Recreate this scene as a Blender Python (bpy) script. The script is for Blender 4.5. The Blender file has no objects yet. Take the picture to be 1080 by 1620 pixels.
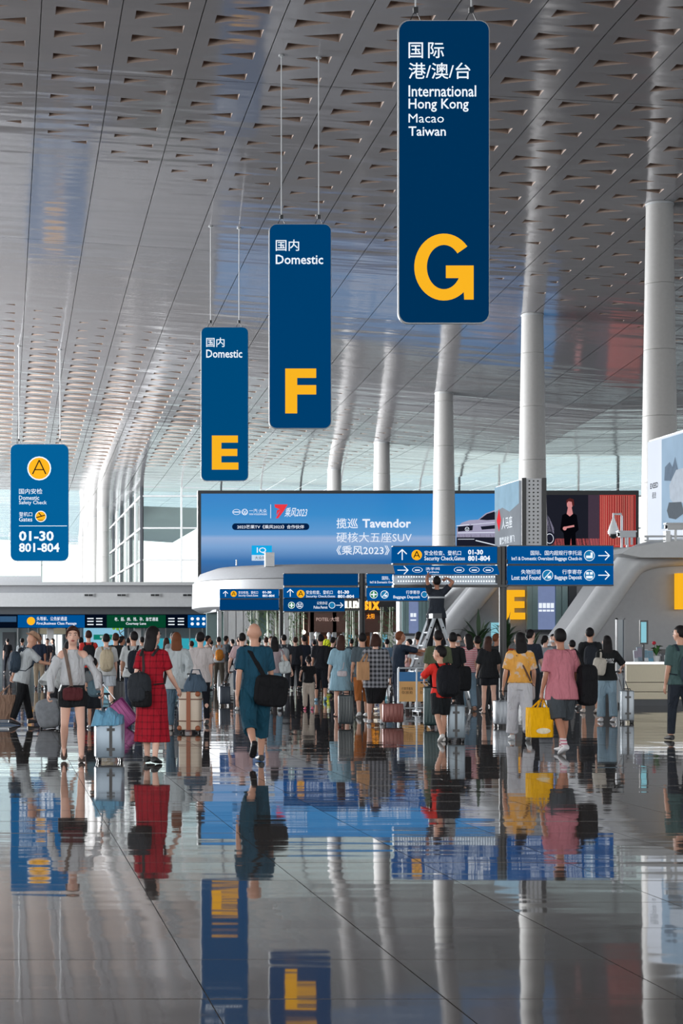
import bpy, bmesh, math, random
from mathutils import Vector, Matrix
random.seed(7)
R = math.radians
F = 3000.0; HY = 1018.0; CH = 1.5          # focal length in px, horizon row, eye height
scene = bpy.context.scene
COL = scene.collection
# ---------------------------------------------------------------- camera
cd = bpy.data.cameras.new('camera'); cam = bpy.data.objects.new('camera', cd); COL.objects.link(cam)
cam.location = (0, 0, CH); cam.rotation_euler = (R(90), 0, 0)
cd.sensor_fit = 'VERTICAL'; cd.sensor_height = 36; cd.sensor_width = 24; cd.lens = F/1620*36
cd.shift_x = 540/1620; cd.shift_y = (HY-810)/1620; cd.clip_end = 3000; cd.clip_start = .1
scene.camera = cam
# ---------------------------------------------------------------- world, light, exposure
w = bpy.data.worlds.new('world'); scene.world = w; w.use_nodes = True
nt = w.node_tree; bg = nt.nodes['Background']
tc = nt.nodes.new('ShaderNodeTexCoord'); sep = nt.nodes.new('ShaderNodeSeparateXYZ'); rp = nt.nodes.new('ShaderNodeValToRGB')
nt.links.new(tc.outputs['Generated'], sep.inputs[0]); nt.links.new(sep.outputs['Z'], rp.inputs[0]); nt.links.new(rp.outputs[0], bg.inputs[0])
rp.color_ramp.elements[0].position = 0.0; rp.color_ramp.elements[0].color = (.98, 1, .985, 1)
rp.color_ramp.elements[1].position = .8; rp.color_ramp.elements[1].color = (.62, .78, 1, 1)
bg.inputs[1].default_value = 2.3
vs = scene.view_settings; vs.view_transform = 'Standard'; vs.look = 'None'; vs.gamma = 1; vs.use_curve_mapping = False
vs.exposure = -0.06
scene.cycles.use_denoising = True; scene.cycles.max_bounces = 7; scene.cycles.diffuse_bounces = 4
scene.cycles.glossy_bounces = 4; scene.cycles.transparent_max_bounces = 10; scene.cycles.sample_clamp_indirect = 6
scene.cycles.caustics_reflective = False; scene.cycles.caustics_refractive = False

def fill_light(name, loc, rot, sx, sy, power, col=(1, 1, 1)):  # bare area lamp added to brighten the hall, no window modelled there
    l = bpy.data.lights.new(name, 'AREA'); l.shape = 'RECTANGLE'; l.size = sx; l.size_y = sy; l.energy = power; l.color = col
    o = bpy.data.objects.new(name, l); COL.objects.link(o); o.location = loc; o.rotation_euler = rot
fill_light('fill_behind', (20, -34, 8.5), (R(90), 0, 0), 100, 15, 12500, (1, .975, .95))  # unseen lamp behind the camera, added to light people and ceiling
fill_light('fill_left', (-34, 25, 8.5), (R(90), 0, R(-90)), 110, 15, 8000, (1, .98, .96))  # unseen added lamp on the left, weak fill for the near part
fill_light('fill_left', (-34, 170, 8.5), (R(90), 0, R(-90)), 170, 15, 225000, (.97, .99, 1))  # unseen added lamp, stronger, lifts the far ceiling
# ---------------------------------------------------------------- helpers
TMP = bpy.data.scenes.new('tmp')
def WX(px, d): return px*d/F
def WZ(py, d): return CH+(HY-py)*d/F
def W(px, py, d): return Vector((px*d/F, d, CH+(HY-py)*d/F))
MATS = {}
def lin(c):
    return tuple((v/12.92 if v <= .04045 else ((v+.055)/1.055)**2.4) for v in [x/255 for x in c])
def M(key, col=None, rough=.6, metal=0, emit=0, var=.08, scale=8, bump=0, alpha=1, spec=.5, kind=None, col2=None):
    if key in MATS: return MATS[key]
    m = bpy.data.materials.new(key); m.use_nodes = True; n = m.node_tree; L = n.links.new
    b = n.nodes['Principled BSDF']; c = lin(col)
    b.inputs['Roughness'].default_value = rough; b.inputs['Metallic'].default_value = metal
    b.inputs['Specular IOR Level'].default_value = spec
    tc = n.nodes.new('ShaderNodeTexCoord')
    def mixc(fac, a, bb):
        x = n.nodes.new('ShaderNodeMix'); x.data_type = 'RGBA'; L(fac, x.inputs[0])
        for i, v in ((6, a), (7, bb)):
            if isinstance(v, tuple): x.inputs[i].default_value = (*v, 1)
            else: L(v, x.inputs[i])
        return x.outputs[2]
    no = n.nodes.new('ShaderNodeTexNoise'); no.inputs['Scale'].default_value = scale; no.inputs['Detail'].default_value = 3
    L(tc.outputs['Object'], no.inputs['Vector'])
    out = mixc(no.outputs[0], tuple(v*(1-var) for v in c), tuple(min(1, v*(1+var)) for v in c))
    c2 = lin(col2) if col2 else None
    if kind in ('stripe', 'plaid', 'redplaid'):
        sx = n.nodes.new('ShaderNodeSeparateXYZ'); L(tc.outputs['Object'], sx.inputs[0])
        def wave(o, f, th):
            a = n.nodes.new('ShaderNodeMath'); a.operation = 'MULTIPLY'; L(o, a.inputs[0]); a.inputs[1].default_value = f
            s = n.nodes.new('ShaderNodeMath'); s.operation = 'SINE'; L(a.outputs[0], s.inputs[0])
            g = n.nodes.new('ShaderNodeMath'); g.operation = 'GREATER_THAN'; L(s.outputs[0], g.inputs[0]); g.inputs[1].default_value = th
            h = n.nodes.new('ShaderNodeMath'); h.operation = 'MULTIPLY'; L(g.outputs[0], h.inputs[0]); h.inputs[1].default_value = .5
            return h.outputs[0]
        wz = wave(sx.outputs['Z'], 150 if kind == 'stripe' else 75, 0 if kind != 'redplaid' else .8)
        if kind == 'stripe':
            ad = n.nodes.new('ShaderNodeMath'); ad.operation = 'MULTIPLY'; L(wz, ad.inputs[0]); ad.inputs[1].default_value = 2
        else:
            wx = wave(sx.outputs['X'], 85, 0 if kind == 'plaid' else .8)
            ad = n.nodes.new('ShaderNodeMath'); ad.operation = 'ADD'; L(wz, ad.inputs[0]); L(wx, ad.inputs[1])
        out = mixc(ad.outputs[0], out, c2)
    if kind == 'dye':
        n2 = n.nodes.new('ShaderNodeTexNoise'); n2.inputs['Scale'].default_value = 9; L(tc.outputs['Object'], n2.inputs['Vector'])
        r2 = n.nodes.new('ShaderNodeValToRGB'); r2.color_ramp.elements[0].position = .53; r2.color_ramp.elements[1].position = .62
        L(n2.outputs[0], r2.inputs[0]); out = mixc(r2.outputs[0], out, c2)
    if kind == 'wood':
        mp = n.nodes.new('ShaderNodeMapping'); mp.inputs['Scale'].default_value = (14, 14, 1); L(tc.outputs['Object'], mp.inputs[0]); L(mp.outputs[0], no.inputs['Vector'])
    if emit:
        b.inputs['Base Color'].default_value = (*[v*.12 for v in c], 1); b.inputs['Specular IOR Level'].default_value = 0; b.inputs['Roughness'].default_value = .9
    else: L(out, b.inputs['Base Color'])
    if emit:
        L(out, b.inputs['Emission Color']); b.inputs['Emission Strength'].default_value = emit
    if bump:
        mp = n.nodes.new('ShaderNodeMapping'); mp.inputs['Scale'].default_value = (1, 1, .35); L(tc.outputs['Object'], mp.inputs[0])
        nb = n.nodes.new('ShaderNodeTexNoise'); nb.inputs['Scale'].default_value = 11; nb.inputs['Detail'].default_value = 2; nb.inputs['Distortion'].default_value = .8
        L(mp.outputs[0], nb.inputs['Vector']); bp = n.nodes.new('ShaderNodeBump'); bp.inputs['Distance'].default_value = bump; L(nb.outputs[0], bp.inputs['Height']); L(bp.outputs[0], b.inputs['Normal'])
    if alpha < 1:
        b.inputs['Alpha'].default_value = alpha
    MATS[key] = m; return m
def cloth(r, g, b_, **k):
    key = 'cloth_%d_%d_%d_%s' % (r, g, b_, k.get('kind', ''))
    return M(key, (r, g, b_), rough=.85, var=.1, bump=.06, spec=.25, **k)

class MB:
    def __init__(s): s.v = []; s.f = []; s.m = []
    def add(s, vs_, fs, mi=0):
        o = len(s.v); s.v += [tuple(v) for v in vs_]
        for f in fs: s.f.append([o+i for i in f]); s.m.append(mi)
        return s
    def box(s, a, b, mi=0, T=None):
        x0, y0, z0 = a; x1, y1, z1 = b
        v = [Vector(p) for p in ((x0,y0,z0),(x1,y0,z0),(x1,y1,z0),(x0,y1,z0),(x0,y0,z1),(x1,y0,z1),(x1,y1,z1),(x0,y1,z1))]
        if T: v = [T @ p for p in v]
        return s.add(v, [(0,3,2,1),(4,5,6,7),(0,1,5,4),(1,2,6,5),(2,3,7,6),(3,0,4,7)], mi)
    def loft(s, rings, n=12, mi=0, e=1.0):
        # rings: (centre, u-vector, v-vector)
        vs_ = []
        for c, u, v in rings:
            for k in range(n):
                a = 2*math.pi*k/n; ca, sa = math.cos(a), math.sin(a)
                if e != 1: ca = math.copysign(abs(ca)**e, ca); sa = math.copysign(abs(sa)**e, sa)
                vs_.append(Vector(c)+Vector(u)*ca+Vector(v)*sa)
        fs = []
        for r in range(len(rings)-1):
            for k in range(n):
                a = r*n+k; b = r*n+(k+1) % n
                fs.append((a, b, b+n, a+n))
        fs.append(tuple(reversed(range(n)))); fs.append(tuple((len(rings)-1)*n+k for k in range(n)))
        return s.add(vs_, fs, mi)
    def tube(s, pts, r, n=8, mi=0, caps=False, flat=1.0, side=None):
        pts = [Vector(p) for p in pts]; rs = r if isinstance(r, (list, tuple)) else [r]*len(pts); rings = []
        for i, p in enumerate(pts):
            t = (pts[min(i+1, len(pts)-1)]-pts[max(i-1, 0)]).normalized()
            ref = Vector(side) if side else (Vector((1, 0, 0)) if abs(t.x) < .8 else Vector((0, 1, 0)))
            v = t.cross(ref).normalized(); u = v.cross(t).normalized()
            rings.append((p, u*rs[i], v*rs[i]*flat, t))
        out = [(c, u, v) for c, u, v, t in rings]
        if caps:
            c, u, v, t = rings[0]; out = [(c-t*rs[0]*.85, u*.5, v*.5)]+out
            c, u, v, t = rings[-1]; out = out+[(c+t*rs[-1]*.85, u*.5, v*.5)]
        return s.loft(out, n, mi)
    def ell(s, c, r, n=14, mi=0, T=None, m=8, e=1.0):
        rings = []; c = Vector(c)
        for i in range(m+1):
            a = math.pi*(i+.25)/(m+.5) if 0 < i < m else (.06 if i == 0 else math.pi-.06)
            ca, sa = math.cos(a), math.sin(a)
            if e != 1: ca = math.copysign(abs(ca)**e, ca); sa = sa**e
            z = -ca*r[2]; k = sa
            cc = Vector((0, 0, z)); u = Vector((r[0]*k, 0, 0)); v = Vector((0, r[1]*k, 0))
            if T: cc = T @ cc; u = T @ u; v = T @ v
            rings.append((c+cc, u, v))
        return s.loft(rings, n, mi, e)
    def prism(s, pts, y0, y1, mi=0):        # pts: list of (x,z), extruded along y
        n = len(pts); v = [(x, y0, z) for x, z in pts]+[(x, y1, z) for x, z in pts]
        fs = [tuple(range(n)), tuple(reversed(range(n, 2*n)))]+[(i, i+n, (i+1) % n+n, (i+1) % n) for i in range(n)]
        return s.add(v, fs, mi)
    def build(s, name, mats, parent=None, smooth=False, loc=None):
        me = bpy.data.meshes.new(name); me.from_pydata(s.v, [], s.f)
        for m in (mats if isinstance(mats, (list, tuple)) else [mats]): me.materials.append(m)
        if any(s.m): me.polygons.foreach_set('material_index', s.m)
        bm = bmesh.new(); bm.from_mesh(me); bmesh.ops.recalc_face_normals(bm, faces=bm.faces); bm.to_mesh(me); bm.free()
        if smooth:
            me.polygons.foreach_set('use_smooth', [True]*len(me.polygons))
            try: me.set_sharp_from_angle(angle=R(50))
            except Exception: pass
        return link(name, me, parent, loc)
def link(name, me, parent=None, loc=None):
    o = bpy.data.objects.new(name, me); COL.objects.link(o)
    if parent: o.parent = parent
    if loc is not None: o.location = loc
    return o
def tag(o, label=None, cat=None, group=None, kind=None):
    if label: o['label'] = label
    if cat: o['category'] = cat
    if group: o['group'] = group
    if kind: o['kind'] = kind
    return o
def thing(name, loc, label, cat, group=None, rz=0):
    o = bpy.data.objects.new(name, None); o.empty_display_size = .2; COL.objects.link(o); o.location = loc; o.rotation_euler = (0, 0, rz)
    return tag(o, label, cat, group)
def rebase(mb, org):                         # world coordinates -> local to a thing's origin
    o = Vector(org); mb.v = [tuple(Vector(v)-o) for v in mb.v]; return mb
def rrect(x0, z0, x1, z1, r, n=5):
    p = []
    for cx, cz, a0 in ((x1-r, z1-r, 0), (x0+r, z1-r, 90), (x0+r, z0+r, 180), (x1-r, z0+r, 270)):
        for k in range(n+1):
            a = R(a0+90*k/n); p.append((cx+r*math.cos(a), cz+r*math.sin(a)))
    return p
def text_into(mb, s, x0, y0, x1, y1, d, mi=0, bold=0, depth=0, shear=0, res=2):
    if any(ord(c) > 0x3000 for c in s): bold *= .35
    """lettering filling the photo box x0..x1, y0..y1 on a plane at distance d"""
    if abs(y1-y0) < 12 and '0' not in s: bold *= .4
    cu = bpy.data.curves.new('t', 'FONT'); cu.body = s; cu.resolution_u = res; cu.size = 1; cu.offset = bold; cu.shear = shear; cu.extrude = depth/1.0
    ob = bpy.data.objects.new('t', cu); TMP.collection.objects.link(ob)
    TMP.view_layers[0].update(); dg = TMP.view_layers[0].depsgraph
    me = bpy.data.meshes.new_from_object(ob.evaluated_get(dg), depsgraph=dg)
    vs_ = [v.co.copy() for v in me.vertices]; fs = [tuple(p.vertices) for p in me.polygons]
    TMP.collection.objects.unlink(ob); bpy.data.objects.remove(ob); bpy.data.curves.remove(cu); bpy.data.meshes.remove(me)
    if not vs_: return
    ax, bx = min(v.x for v in vs_), max(v.x for v in vs_); ay, by = min(v.y for v in vs_), max(v.y for v in vs_)
    sx = (x1-x0)/max(bx-ax, 1e-6); sy = (y1-y0)/max(by-ay, 1e-6)
    out = [W(x0+(v.x-ax)*sx, y1-(v.y-ay)*sy, d)+Vector((0, v.z, 0)) for v in vs_]
    mb.add(out, fs, mi)
def disc(mb, px, py, rp, d, mi=0, n=24, ry=None, t=.01):
    c = W(px, py, d); r = rp*d/F; r2 = (ry or rp)*d/F
    mb.prism([(c.x+r*math.cos(2*math.pi*k/n), c.z+r2*math.sin(2*math.pi*k/n)) for k in range(n)], d-t, d+t, mi)
def ring(mb, px, py, rp, wp, d, mi=0, n=20, ry=None):
    r1 = rp*d/F; r0 = (rp-wp)*d/F; q = (ry or rp)/rp; c = W(px, py, d); v = []; f = []
    for k in range(n):
        a = 2*math.pi*k/n
        for r in (r0, r1): v.append((c.x+r*math.cos(a), d, c.z+q*r*math.sin(a)))
    for k in range(n): a = 2*k; b = (2*k+2) % (2*n); f.append((a, a+1, b+1, b))
    mb.add(v, f, mi)
def quad(mb, x0, y0, x1, y1, d, mi=0, t=.01):
    a = W(x0, y1, d); b = W(x1, y0, d); mb.box((a.x, d-t, a.z), (b.x, d+t, b.z), mi)
def line(mb, x0, y0, x1, y1, wp, d, mi=0):
    a = Vector((x0, y0)); b = Vector((x1, y1)); t = (b-a).normalized(); nn = Vector((-t.y, t.x))*wp/2
    v = [W(p.x, p.y, d) for p in (a-nn, b-nn, b+nn, a+nn)]; mb.add(v, [(0, 1, 2, 3)], mi)
def arrow(mb, px, py, L, kind, d, wp, mi=0):
    if kind == 'up':
        line(mb, px, py+L/2, px, py-L/2, wp, d, mi); line(mb, px-L*.42, py-L*.06, px+wp*.3, py-L/2, wp, d, mi); line(mb, px+L*.42, py-L*.06, px-wp*.3, py-L/2, wp, d, mi)
    else:
        line(mb, px-L/2, py, px+L/2, py, wp, d, mi); line(mb, px+L*.1, py-L*.38, px+L/2, py+wp*.3, wp, d, mi); line(mb, px+L*.1, py+L*.38, px+L/2, py-wp*.3, wp, d, mi)

# ---------------------------------------------------------------- setting: materials
def floor_mat(key, far):
    m = bpy.data.materials.new(key); m.use_nodes = True; n = m.node_tree; L = n.links.new; b = n.nodes['Principled BSDF']
    g = n.nodes.new('ShaderNodeNewGeometry')
    no = n.nodes.new('ShaderNodeTexNoise'); no.inputs['Scale'].default_value = 60; no.inputs['Detail'].default_value = 4; L(g.outputs['Position'], no.inputs['Vector'])
    cr = n.nodes.new('ShaderNodeValToRGB'); cr.color_ramp.elements[0].position = .3; cr.color_ramp.elements[1].position = .7
    cr.color_ramp.elements[0].color = (*lin((70, 66, 64)), 1); cr.color_ramp.elements[1].color = (*lin((98, 92, 88)), 1)
    L(no.outputs[0], cr.inputs[0]); col = cr.outputs[0]
    nb = n.nodes.new('ShaderNodeTexNoise'); nb.inputs['Scale'].default_value = .9; nb.inputs['Detail'].default_value = 2; mq = n.nodes.new('ShaderNodeMapping'); mq.inputs['Scale'].default_value = (.5, 1.8, 1); L(g.outputs['Position'], mq.inputs[0]); L(mq.outputs[0], nb.inputs['Vector'])
    bp = n.nodes.new('ShaderNodeBump'); bp.inputs['Distance'].default_value = .0026; bp.inputs['Strength'].default_value = 1; L(nb.outputs[0], bp.inputs['Height'])
    if far:
        of = n.nodes.new('ShaderNodeVectorMath'); of.operation = 'ADD'; of.inputs[1].default_value = (.12, 0, 0); L(g.outputs['Position'], of.inputs[0]); fl = n.nodes.new('ShaderNodeVectorMath'); fl.operation = 'FLOOR'; L(of.outputs[0], fl.inputs[0])
        wn = n.nodes.new('ShaderNodeTexWhiteNoise'); wn.noise_dimensions = '2D'; L(fl.outputs[0], wn.inputs['Vector'])
        s1 = n.nodes.new('ShaderNodeVectorMath'); s1.operation = 'SUBTRACT'; L(wn.outputs['Color'], s1.inputs[0]); s1.inputs[1].default_value = (.5, .5, 0)
        s2 = n.nodes.new('ShaderNodeVectorMath'); s2.operation = 'MULTIPLY'; L(s1.outputs[0], s2.inputs[0]); s2.inputs[1].default_value = (.003, .008, 0)
        s3 = n.nodes.new('ShaderNodeVectorMath'); s3.operation = 'ADD'; L(bp.outputs[0], s3.inputs[0]); L(s2.outputs[0], s3.inputs[1]); 
        s4 = n.nodes.new('ShaderNodeVectorMath'); s4.operation = 'NORMALIZE'; L(s3.outputs[0], s4.inputs[0]); L(s4.outputs[0], b.inputs['Normal'])
        fr = n.nodes.new('ShaderNodeVectorMath'); fr.operation = 'FRACTION'; L(of.outputs[0], fr.inputs[0])
        sp = n.nodes.new('ShaderNodeSeparateXYZ'); L(fr.outputs[0], sp.inputs[0])
        mn = n.nodes.new('ShaderNodeMath'); mn.operation = 'MINIMUM'; L(sp.outputs['X'], mn.inputs[0]); L(sp.outputs['Y'], mn.inputs[1])
        lt = n.nodes.new('ShaderNodeMath'); lt.operation = 'LESS_THAN'; L(mn.outputs[0], lt.inputs[0]); lt.inputs[1].default_value = .012
        mx = n.nodes.new('ShaderNodeMix'); mx.data_type = 'RGBA'; L(lt.outputs[0], mx.inputs[0]); L(col, mx.inputs[6]); mx.inputs[7].default_value = (.02, .02, .02, 1); col = mx.outputs[2]
    else: L(bp.outputs[0], b.inputs['Normal'])
    L(col, b.inputs['Base Color']); b.inputs['Roughness'].default_value = .035; b.inputs['Specular IOR Level'].default_value = .5
    return m
FLOOR_N = floor_mat('polished granite tile', False); FLOOR_F = floor_mat('polished granite floor', True)
def ceil_mat():
    m = bpy.data.materials.new('glossy ceiling panel'); m.use_nodes = True; n = m.node_tree; L = n.links.new; b = n.nodes['Principled BSDF']
    g = n.nodes.new('ShaderNodeNewGeometry'); mp = n.nodes.new('ShaderNodeMapping'); mp.inputs['Scale'].default_value = (.14, .8, .3); L(g.outputs['Position'], mp.inputs[0])
    no = n.nodes.new('ShaderNodeTexNoise'); no.inputs['Scale'].default_value = 1.0; no.inputs['Detail'].default_value = 2; L(mp.outputs[0], no.inputs['Vector'])
    bp = n.nodes.new('ShaderNodeBump'); bp.inputs['Distance'].default_value = .045; L(no.outputs[0], bp.inputs['Height']); L(bp.outputs[0], b.inputs['Normal'])
    b.inputs['Base Color'].default_value = (*lin((166, 164, 167)), 1); b.inputs['Roughness'].default_value = .1
    b.inputs['Metallic'].default_value = .3; b.inputs['Specular IOR Level'].default_value = .7
    return m
CEIL = ceil_mat()
POCKET = M('ceiling pocket lining', (172, 152, 140), rough=.7)
WHITE = M('white paint', (222, 224, 226), rough=.45); LGREY = M('light grey paint', (186, 188, 190), rough=.4)
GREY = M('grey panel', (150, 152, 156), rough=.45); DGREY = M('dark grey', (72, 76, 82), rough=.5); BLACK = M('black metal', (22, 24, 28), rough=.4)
STEEL = M('steel', (190, 192, 196), rough=.25, metal=.9); BEIGE = M('pale wood laminate', (214, 204, 178), rough=.4, kind='wood')
def glass_mat(key, tint, mixf=.86):
    m = bpy.data.materials.new(key); m.use_nodes = True; n = m.node_tree; n.nodes.remove(n.nodes['Principled BSDF']); L = n.links.new
    t = n.nodes.new('ShaderNodeBsdfTransparent'); t.inputs[0].default_value = (*tint, 1); g = n.nodes.new('ShaderNodeBsdfGlossy'); g.inputs['Roughness'].default_value = .03
    fz = n.nodes.new('ShaderNodeLayerWeight'); fz.inputs[0].default_value = 1-mixf; mx = n.nodes.new('ShaderNodeMixShader'); L(fz.outputs['Facing'], mx.inputs[0])
    L(t.outputs[0], mx.inputs[1]); L(g.outputs[0], mx.inputs[2]); L(mx.outputs[0], n.nodes['Material Output'].inputs[0]); return m
GLASS = glass_mat('window glass', (.9, .97, .95))
def interp(tab, d):
    if d <= tab[0][0]: return tab[0][1]
    for (a, b), (c, e) in zip(tab, tab[1:]):
        if d <= c:
            t = (d-a)/(c-a); return b+(e-b)*t
    return tab[-1][1]
HL = [(-40, 21.9), (30, 21.7), (58, 21.1), (81, 19.9), (123, 17.8), (157, 15.8), (170, 15.3), (195, 15.9), (270, 16.6)]
HR = [(-40, 20.9), (30, 20.6), (58, 19.7), (74.5, 18.75), (92, 17.5), (110.7, 16.1), (128.7, 15.1), (147, 14.95), (170, 14.95)]
def ceil_h(x, y):
    t = max(-.3, min(1.35, x/26)); return interp(HL, y)*(1-t)+interp(HR, y)*t
# ---------------------------------------------------------------- floor
fl = MB(); fl.box((-60, -60, -.06), (110, 6, 0)).box((-60, 36, -.06), (110, 330, 0)).box((-60, 6, -.06), (-1.12, 36, 0)).box((13.88, 6, -.06), (110, 36, 0)).box((-1.12, 6, -.06), (13.88, 36, -.008), 1)
for j in range(6, 36):
    i = max(i for i in range(-1, 15) if i-.12 <= .36*(j+1)+1.0 and i-.12 <= 13.5)
    if i < 13: fl.box((i+.88, j, -.06), (13.88, j+1, 0))
floor = tag(fl.build('floor', [FLOOR_F, BLACK]), kind='structure')
tme = None
for j in range(6, 36):
    for i in range(-1, 15):
        x = i-.12; 
        if x > .36*(j+1)+1.0 or x > 13.5: continue
        if tme is None:
            b = MB(); g = .003; b.box((g, g, -.012), (1-g, 1-g, 0)); b.v = [(v[0]-.5, v[1]-.5, v[2]) for v in b.v]
            o = b.build('floor_tile', FLOOR_N, floor, loc=(x+.5, j+.5, 0)); tme = o.data
        else: o = link('floor_tile', tme, floor, (x+.5, j+.5, 0))
        o.rotation_euler = (random.uniform(-1, 1)*.0022, random.uniform(-1, 1)*.0006, 0)
gr = MB(); gr.box((-1500, -1500, -.4), (1500, 1500, -.2)); tag(gr.build('ground', M('apron concrete', (190, 192, 188), rough=.9)), kind='structure')
# ---------------------------------------------------------------- ceiling with triangular pockets
def smooth(a, b, x): t = max(0, min(1, (x-a)/(b-a))); return t*t*(3-2*t)
def hole_size(x, y):
    a = 67+.8*x
    if y < a+2: return 1.0*(1-.45*smooth(a-14, a+2, y))*(1-.15*smooth(10, 26, x))
    b0 = 96+.6*x; s = .45+1.0*smooth(b0, b0+24, y); s *= 1-smooth(8, 27, x)*.6; s *= 1-.6*smooth(140, 160, y)
    if y < b0 or y > 158-.5*x or s < .3 or x > 29: return 0
    return s
cb = MB(); nx, ny = 16, 28; vs_ = []
for j in range(ny+1):
    for i in range(nx+1):
        x = -60+170*i/nx; y = -60+335*j/ny; vs_.append((x, y, ceil_h(x, y)+1.1))
cb.add(vs_, [(j*(nx+1)+i, j*(nx+1)+i+1, (j+1)*(nx+1)+i+1, (j+1)*(nx+1)+i) for j in range(ny) for i in range(nx) if j < 19 or i < 8])
ceiling = tag(cb.build('ceiling', LGREY), kind='structure')
SW = 2.46; PT = 1.93; SEG = 11
for k in range(-5, 24):
    X0 = 1.27+SW*(k-1)+.014; X1 = X0+SW-.028
    for sgi in range(-2, 13 if k < 6 else 9):
        y0 = sgi*SEG*PT; mb = MB()
        if y0 < -45: continue
        if k < -1 and sgi % 1 == 0 and k % 1: continue
        for r in range(SEG*2):
            v0 = y0+r*PT/2+(.012 if r == 0 else 0); v1 = y0+(r+1)*PT/2-(.012 if r == SEG*2-1 else 0)
            P = lambda u, v: Vector((u, v, ceil_h(u, v)))
            o0, o1, o2, o3 = P(X0, v0), P(X1, v0), P(X1, v1), P(X0, v1)
            s = hole_size((X0+X1)/2, (v0+v1)/2) if -2 < X0 and v0 > 22 else 0
            if s > 0:
                s *= random.uniform(.93, 1.07); vc = (v0+v1)/2; hh = min(.8, .68*s if v0 < 90 else .62*s); ln = min(1.75, 1.12*s)
                if r % 2 == 0:
                    ub = X0+.43-.1*(s-1); t0, t1, t2 = P(ub, vc-hh/2), P(ub+ln, vc-hh*.3), P(ub, vc+hh/2)
                    fs = [(0, 1, 5, 4), (1, 2, 5), (2, 3, 6, 5), (3, 0, 4, 6)]
                else:
                    ub = X1-.43+.1*(s-1); t0, t1, t2 = P(ub, vc-hh/2), P(ub-ln, vc), P(ub, vc+hh/2)
                    fs = [(0, 1, 4, 5), (0, 5, 3), (3, 5, 6, 2), (1, 2, 6, 4)]
                c = (t0+t1+t2)/3; up = Vector((0, 0, .5)); q = [c+(t-c)*.8+up for t in (t0, t1, t2)]
                mb.add([o0, o1, o2, o3, t0, t1, t2], fs)
                mb.add([t0, t1, t2]+q, [(0, 1, 4, 3), (1, 2, 5, 4), (2, 0, 3, 5), (3, 4, 5)], 1)
            else: mb.add([o0, o1, o2, o3], [(0, 1, 2, 3)])
        mb.build('ceiling_panel', [CEIL, POCKET], ceiling)
# ---------------------------------------------------------------- columns
def column(x, y, label, rt=.51, rb=.78):
    h = ceil_h(x, y); t = thing('column', (x, y, 0), label, 'column', None); n = 28
    levels = [0, 2.6, 5.2, 7.8, 10.4, 13.0, 15.6, h]; levels = [l for l in levels if l < h-.5]+[h+.2]
    rr = lambda z: rb+(rt-rb)*min(1, z/h)**1.15
    for a, b in zip(levels, levels[1:]):
        m = MB(); m.loft([((0, 0, a+.012), (rr(a), 0, 0), (0, rr(a), 0)), ((0, 0, (a+b)/2), (rr((a+b)/2), 0, 0), (0, rr((a+b)/2), 0)), ((0, 0, b-.0), (rr(b), 0, 0), (0, rr(b), 0))], n)
        m.build('column_drum', M('column white', (184, 182, 180), rough=.38), t, True)
    m = MB(); m.loft([((0, 0, 0), (rb+.05, 0, 0), (0, rb+.05, 0)), ((0, 0, .25), (rb+.05, 0, 0), (0, rb+.05, 0))], n); m.build('base_ring', STEEL, t, True)
    m = MB(); m.loft([((0, 0, h-.06), (rt+.03, 0, 0), (0, rt+.03, 0)), ((0, 0, h+.02), (rt+.03, 0, 0), (0, rt+.03, 0))], n); m.build('collar', LGREY, t, True)
for i, y in enumerate((74.5, 92.3, 110.7, 128.7, 147)):
    column(25.9, y, ['thick white column nearest on the right, behind the pale advertising screen', 'white column rising behind the perforated grey advertising box', 'white column in front of the wide blue screen', 'white column ending at the top edge of the blue screen', 'faint far white column above the left half of the blue screen'][i])
for i, (px, d) in enumerate(((163, 195), (149, 212), (140, 232), (131, 254))):
    column(WX(px, d), d, ['large white column beyond the security gallery, nearest of the far left row', 'second white column of the far left row', 'third white column of the far left row, narrow', 'farthest white column of the far left row'][i], .62, .72)
# ---------------------------------------------------------------- far glass walls
def glazing(name, x0, y0, x1, y1, z0, z1, nb, nr, hfun=None):
    a = Vector((x0, y0, 0)); b = Vector((x1, y1, 0)); t = (b-a)/nb; dirn = (b-a).normalized(); nrm = Vector((-dirn.y, dirn.x, 0))
    base = MB(); T = Matrix.Translation(a) @ Matrix(((dirn.x, nrm.x, 0, 0), (dirn.y, nrm.y, 0, 0), (0, 0, 1, 0), (0, 0, 0, 1)))
    ln = (b-a).length; base.box((0, -.12, 0), (ln, .12, z0), 0, T)
    root = tag(base.build(name, LGREY), kind='structure')
    for i in range(nb+1):
        m = MB(); p = ln*i/nb; hz = ceil_h(*(a+t*i).xy); m.box((p-.07, -.16, z0), (p+.07, .16, hz), 0, T); m.build('mullion', WHITE if i % 2 else DGREY, root)
    for r in range(nr+1):
        m = MB(); z = z0+(z1-z0)*r/nr; m.box((0, -.14, z-.07), (ln, .14, z+.07), 0, T); m.build('transom', WHITE, root)
    for i in range(nb):
        for r in range(nr):
            m = MB(); z = z0+(z1-z0)*r/nr; zz = z0+(z1-z0)*(r+1)/nr if r < nr-1 else min(ceil_h(*(a+t*i).xy), ceil_h(*(a+t*(i+1)).xy))
            m.box((ln*i/nb+.07, -.02, z+.07), (ln*(i+1)/nb-.07, .02, zz), 0, T); m.build('pane', GLASS, root)
    return root
glazing('window_1', 12.4, 166, 61, 166, 3.2, 14.4, 14, 4)
glazing('window_2', 12.4, 166, 12.4, 262, 3.2, 14.4, 14, 4)
glazing('window_3', -14, 264, 12.4, 264, 3.2, 15.5, 8, 4)
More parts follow.
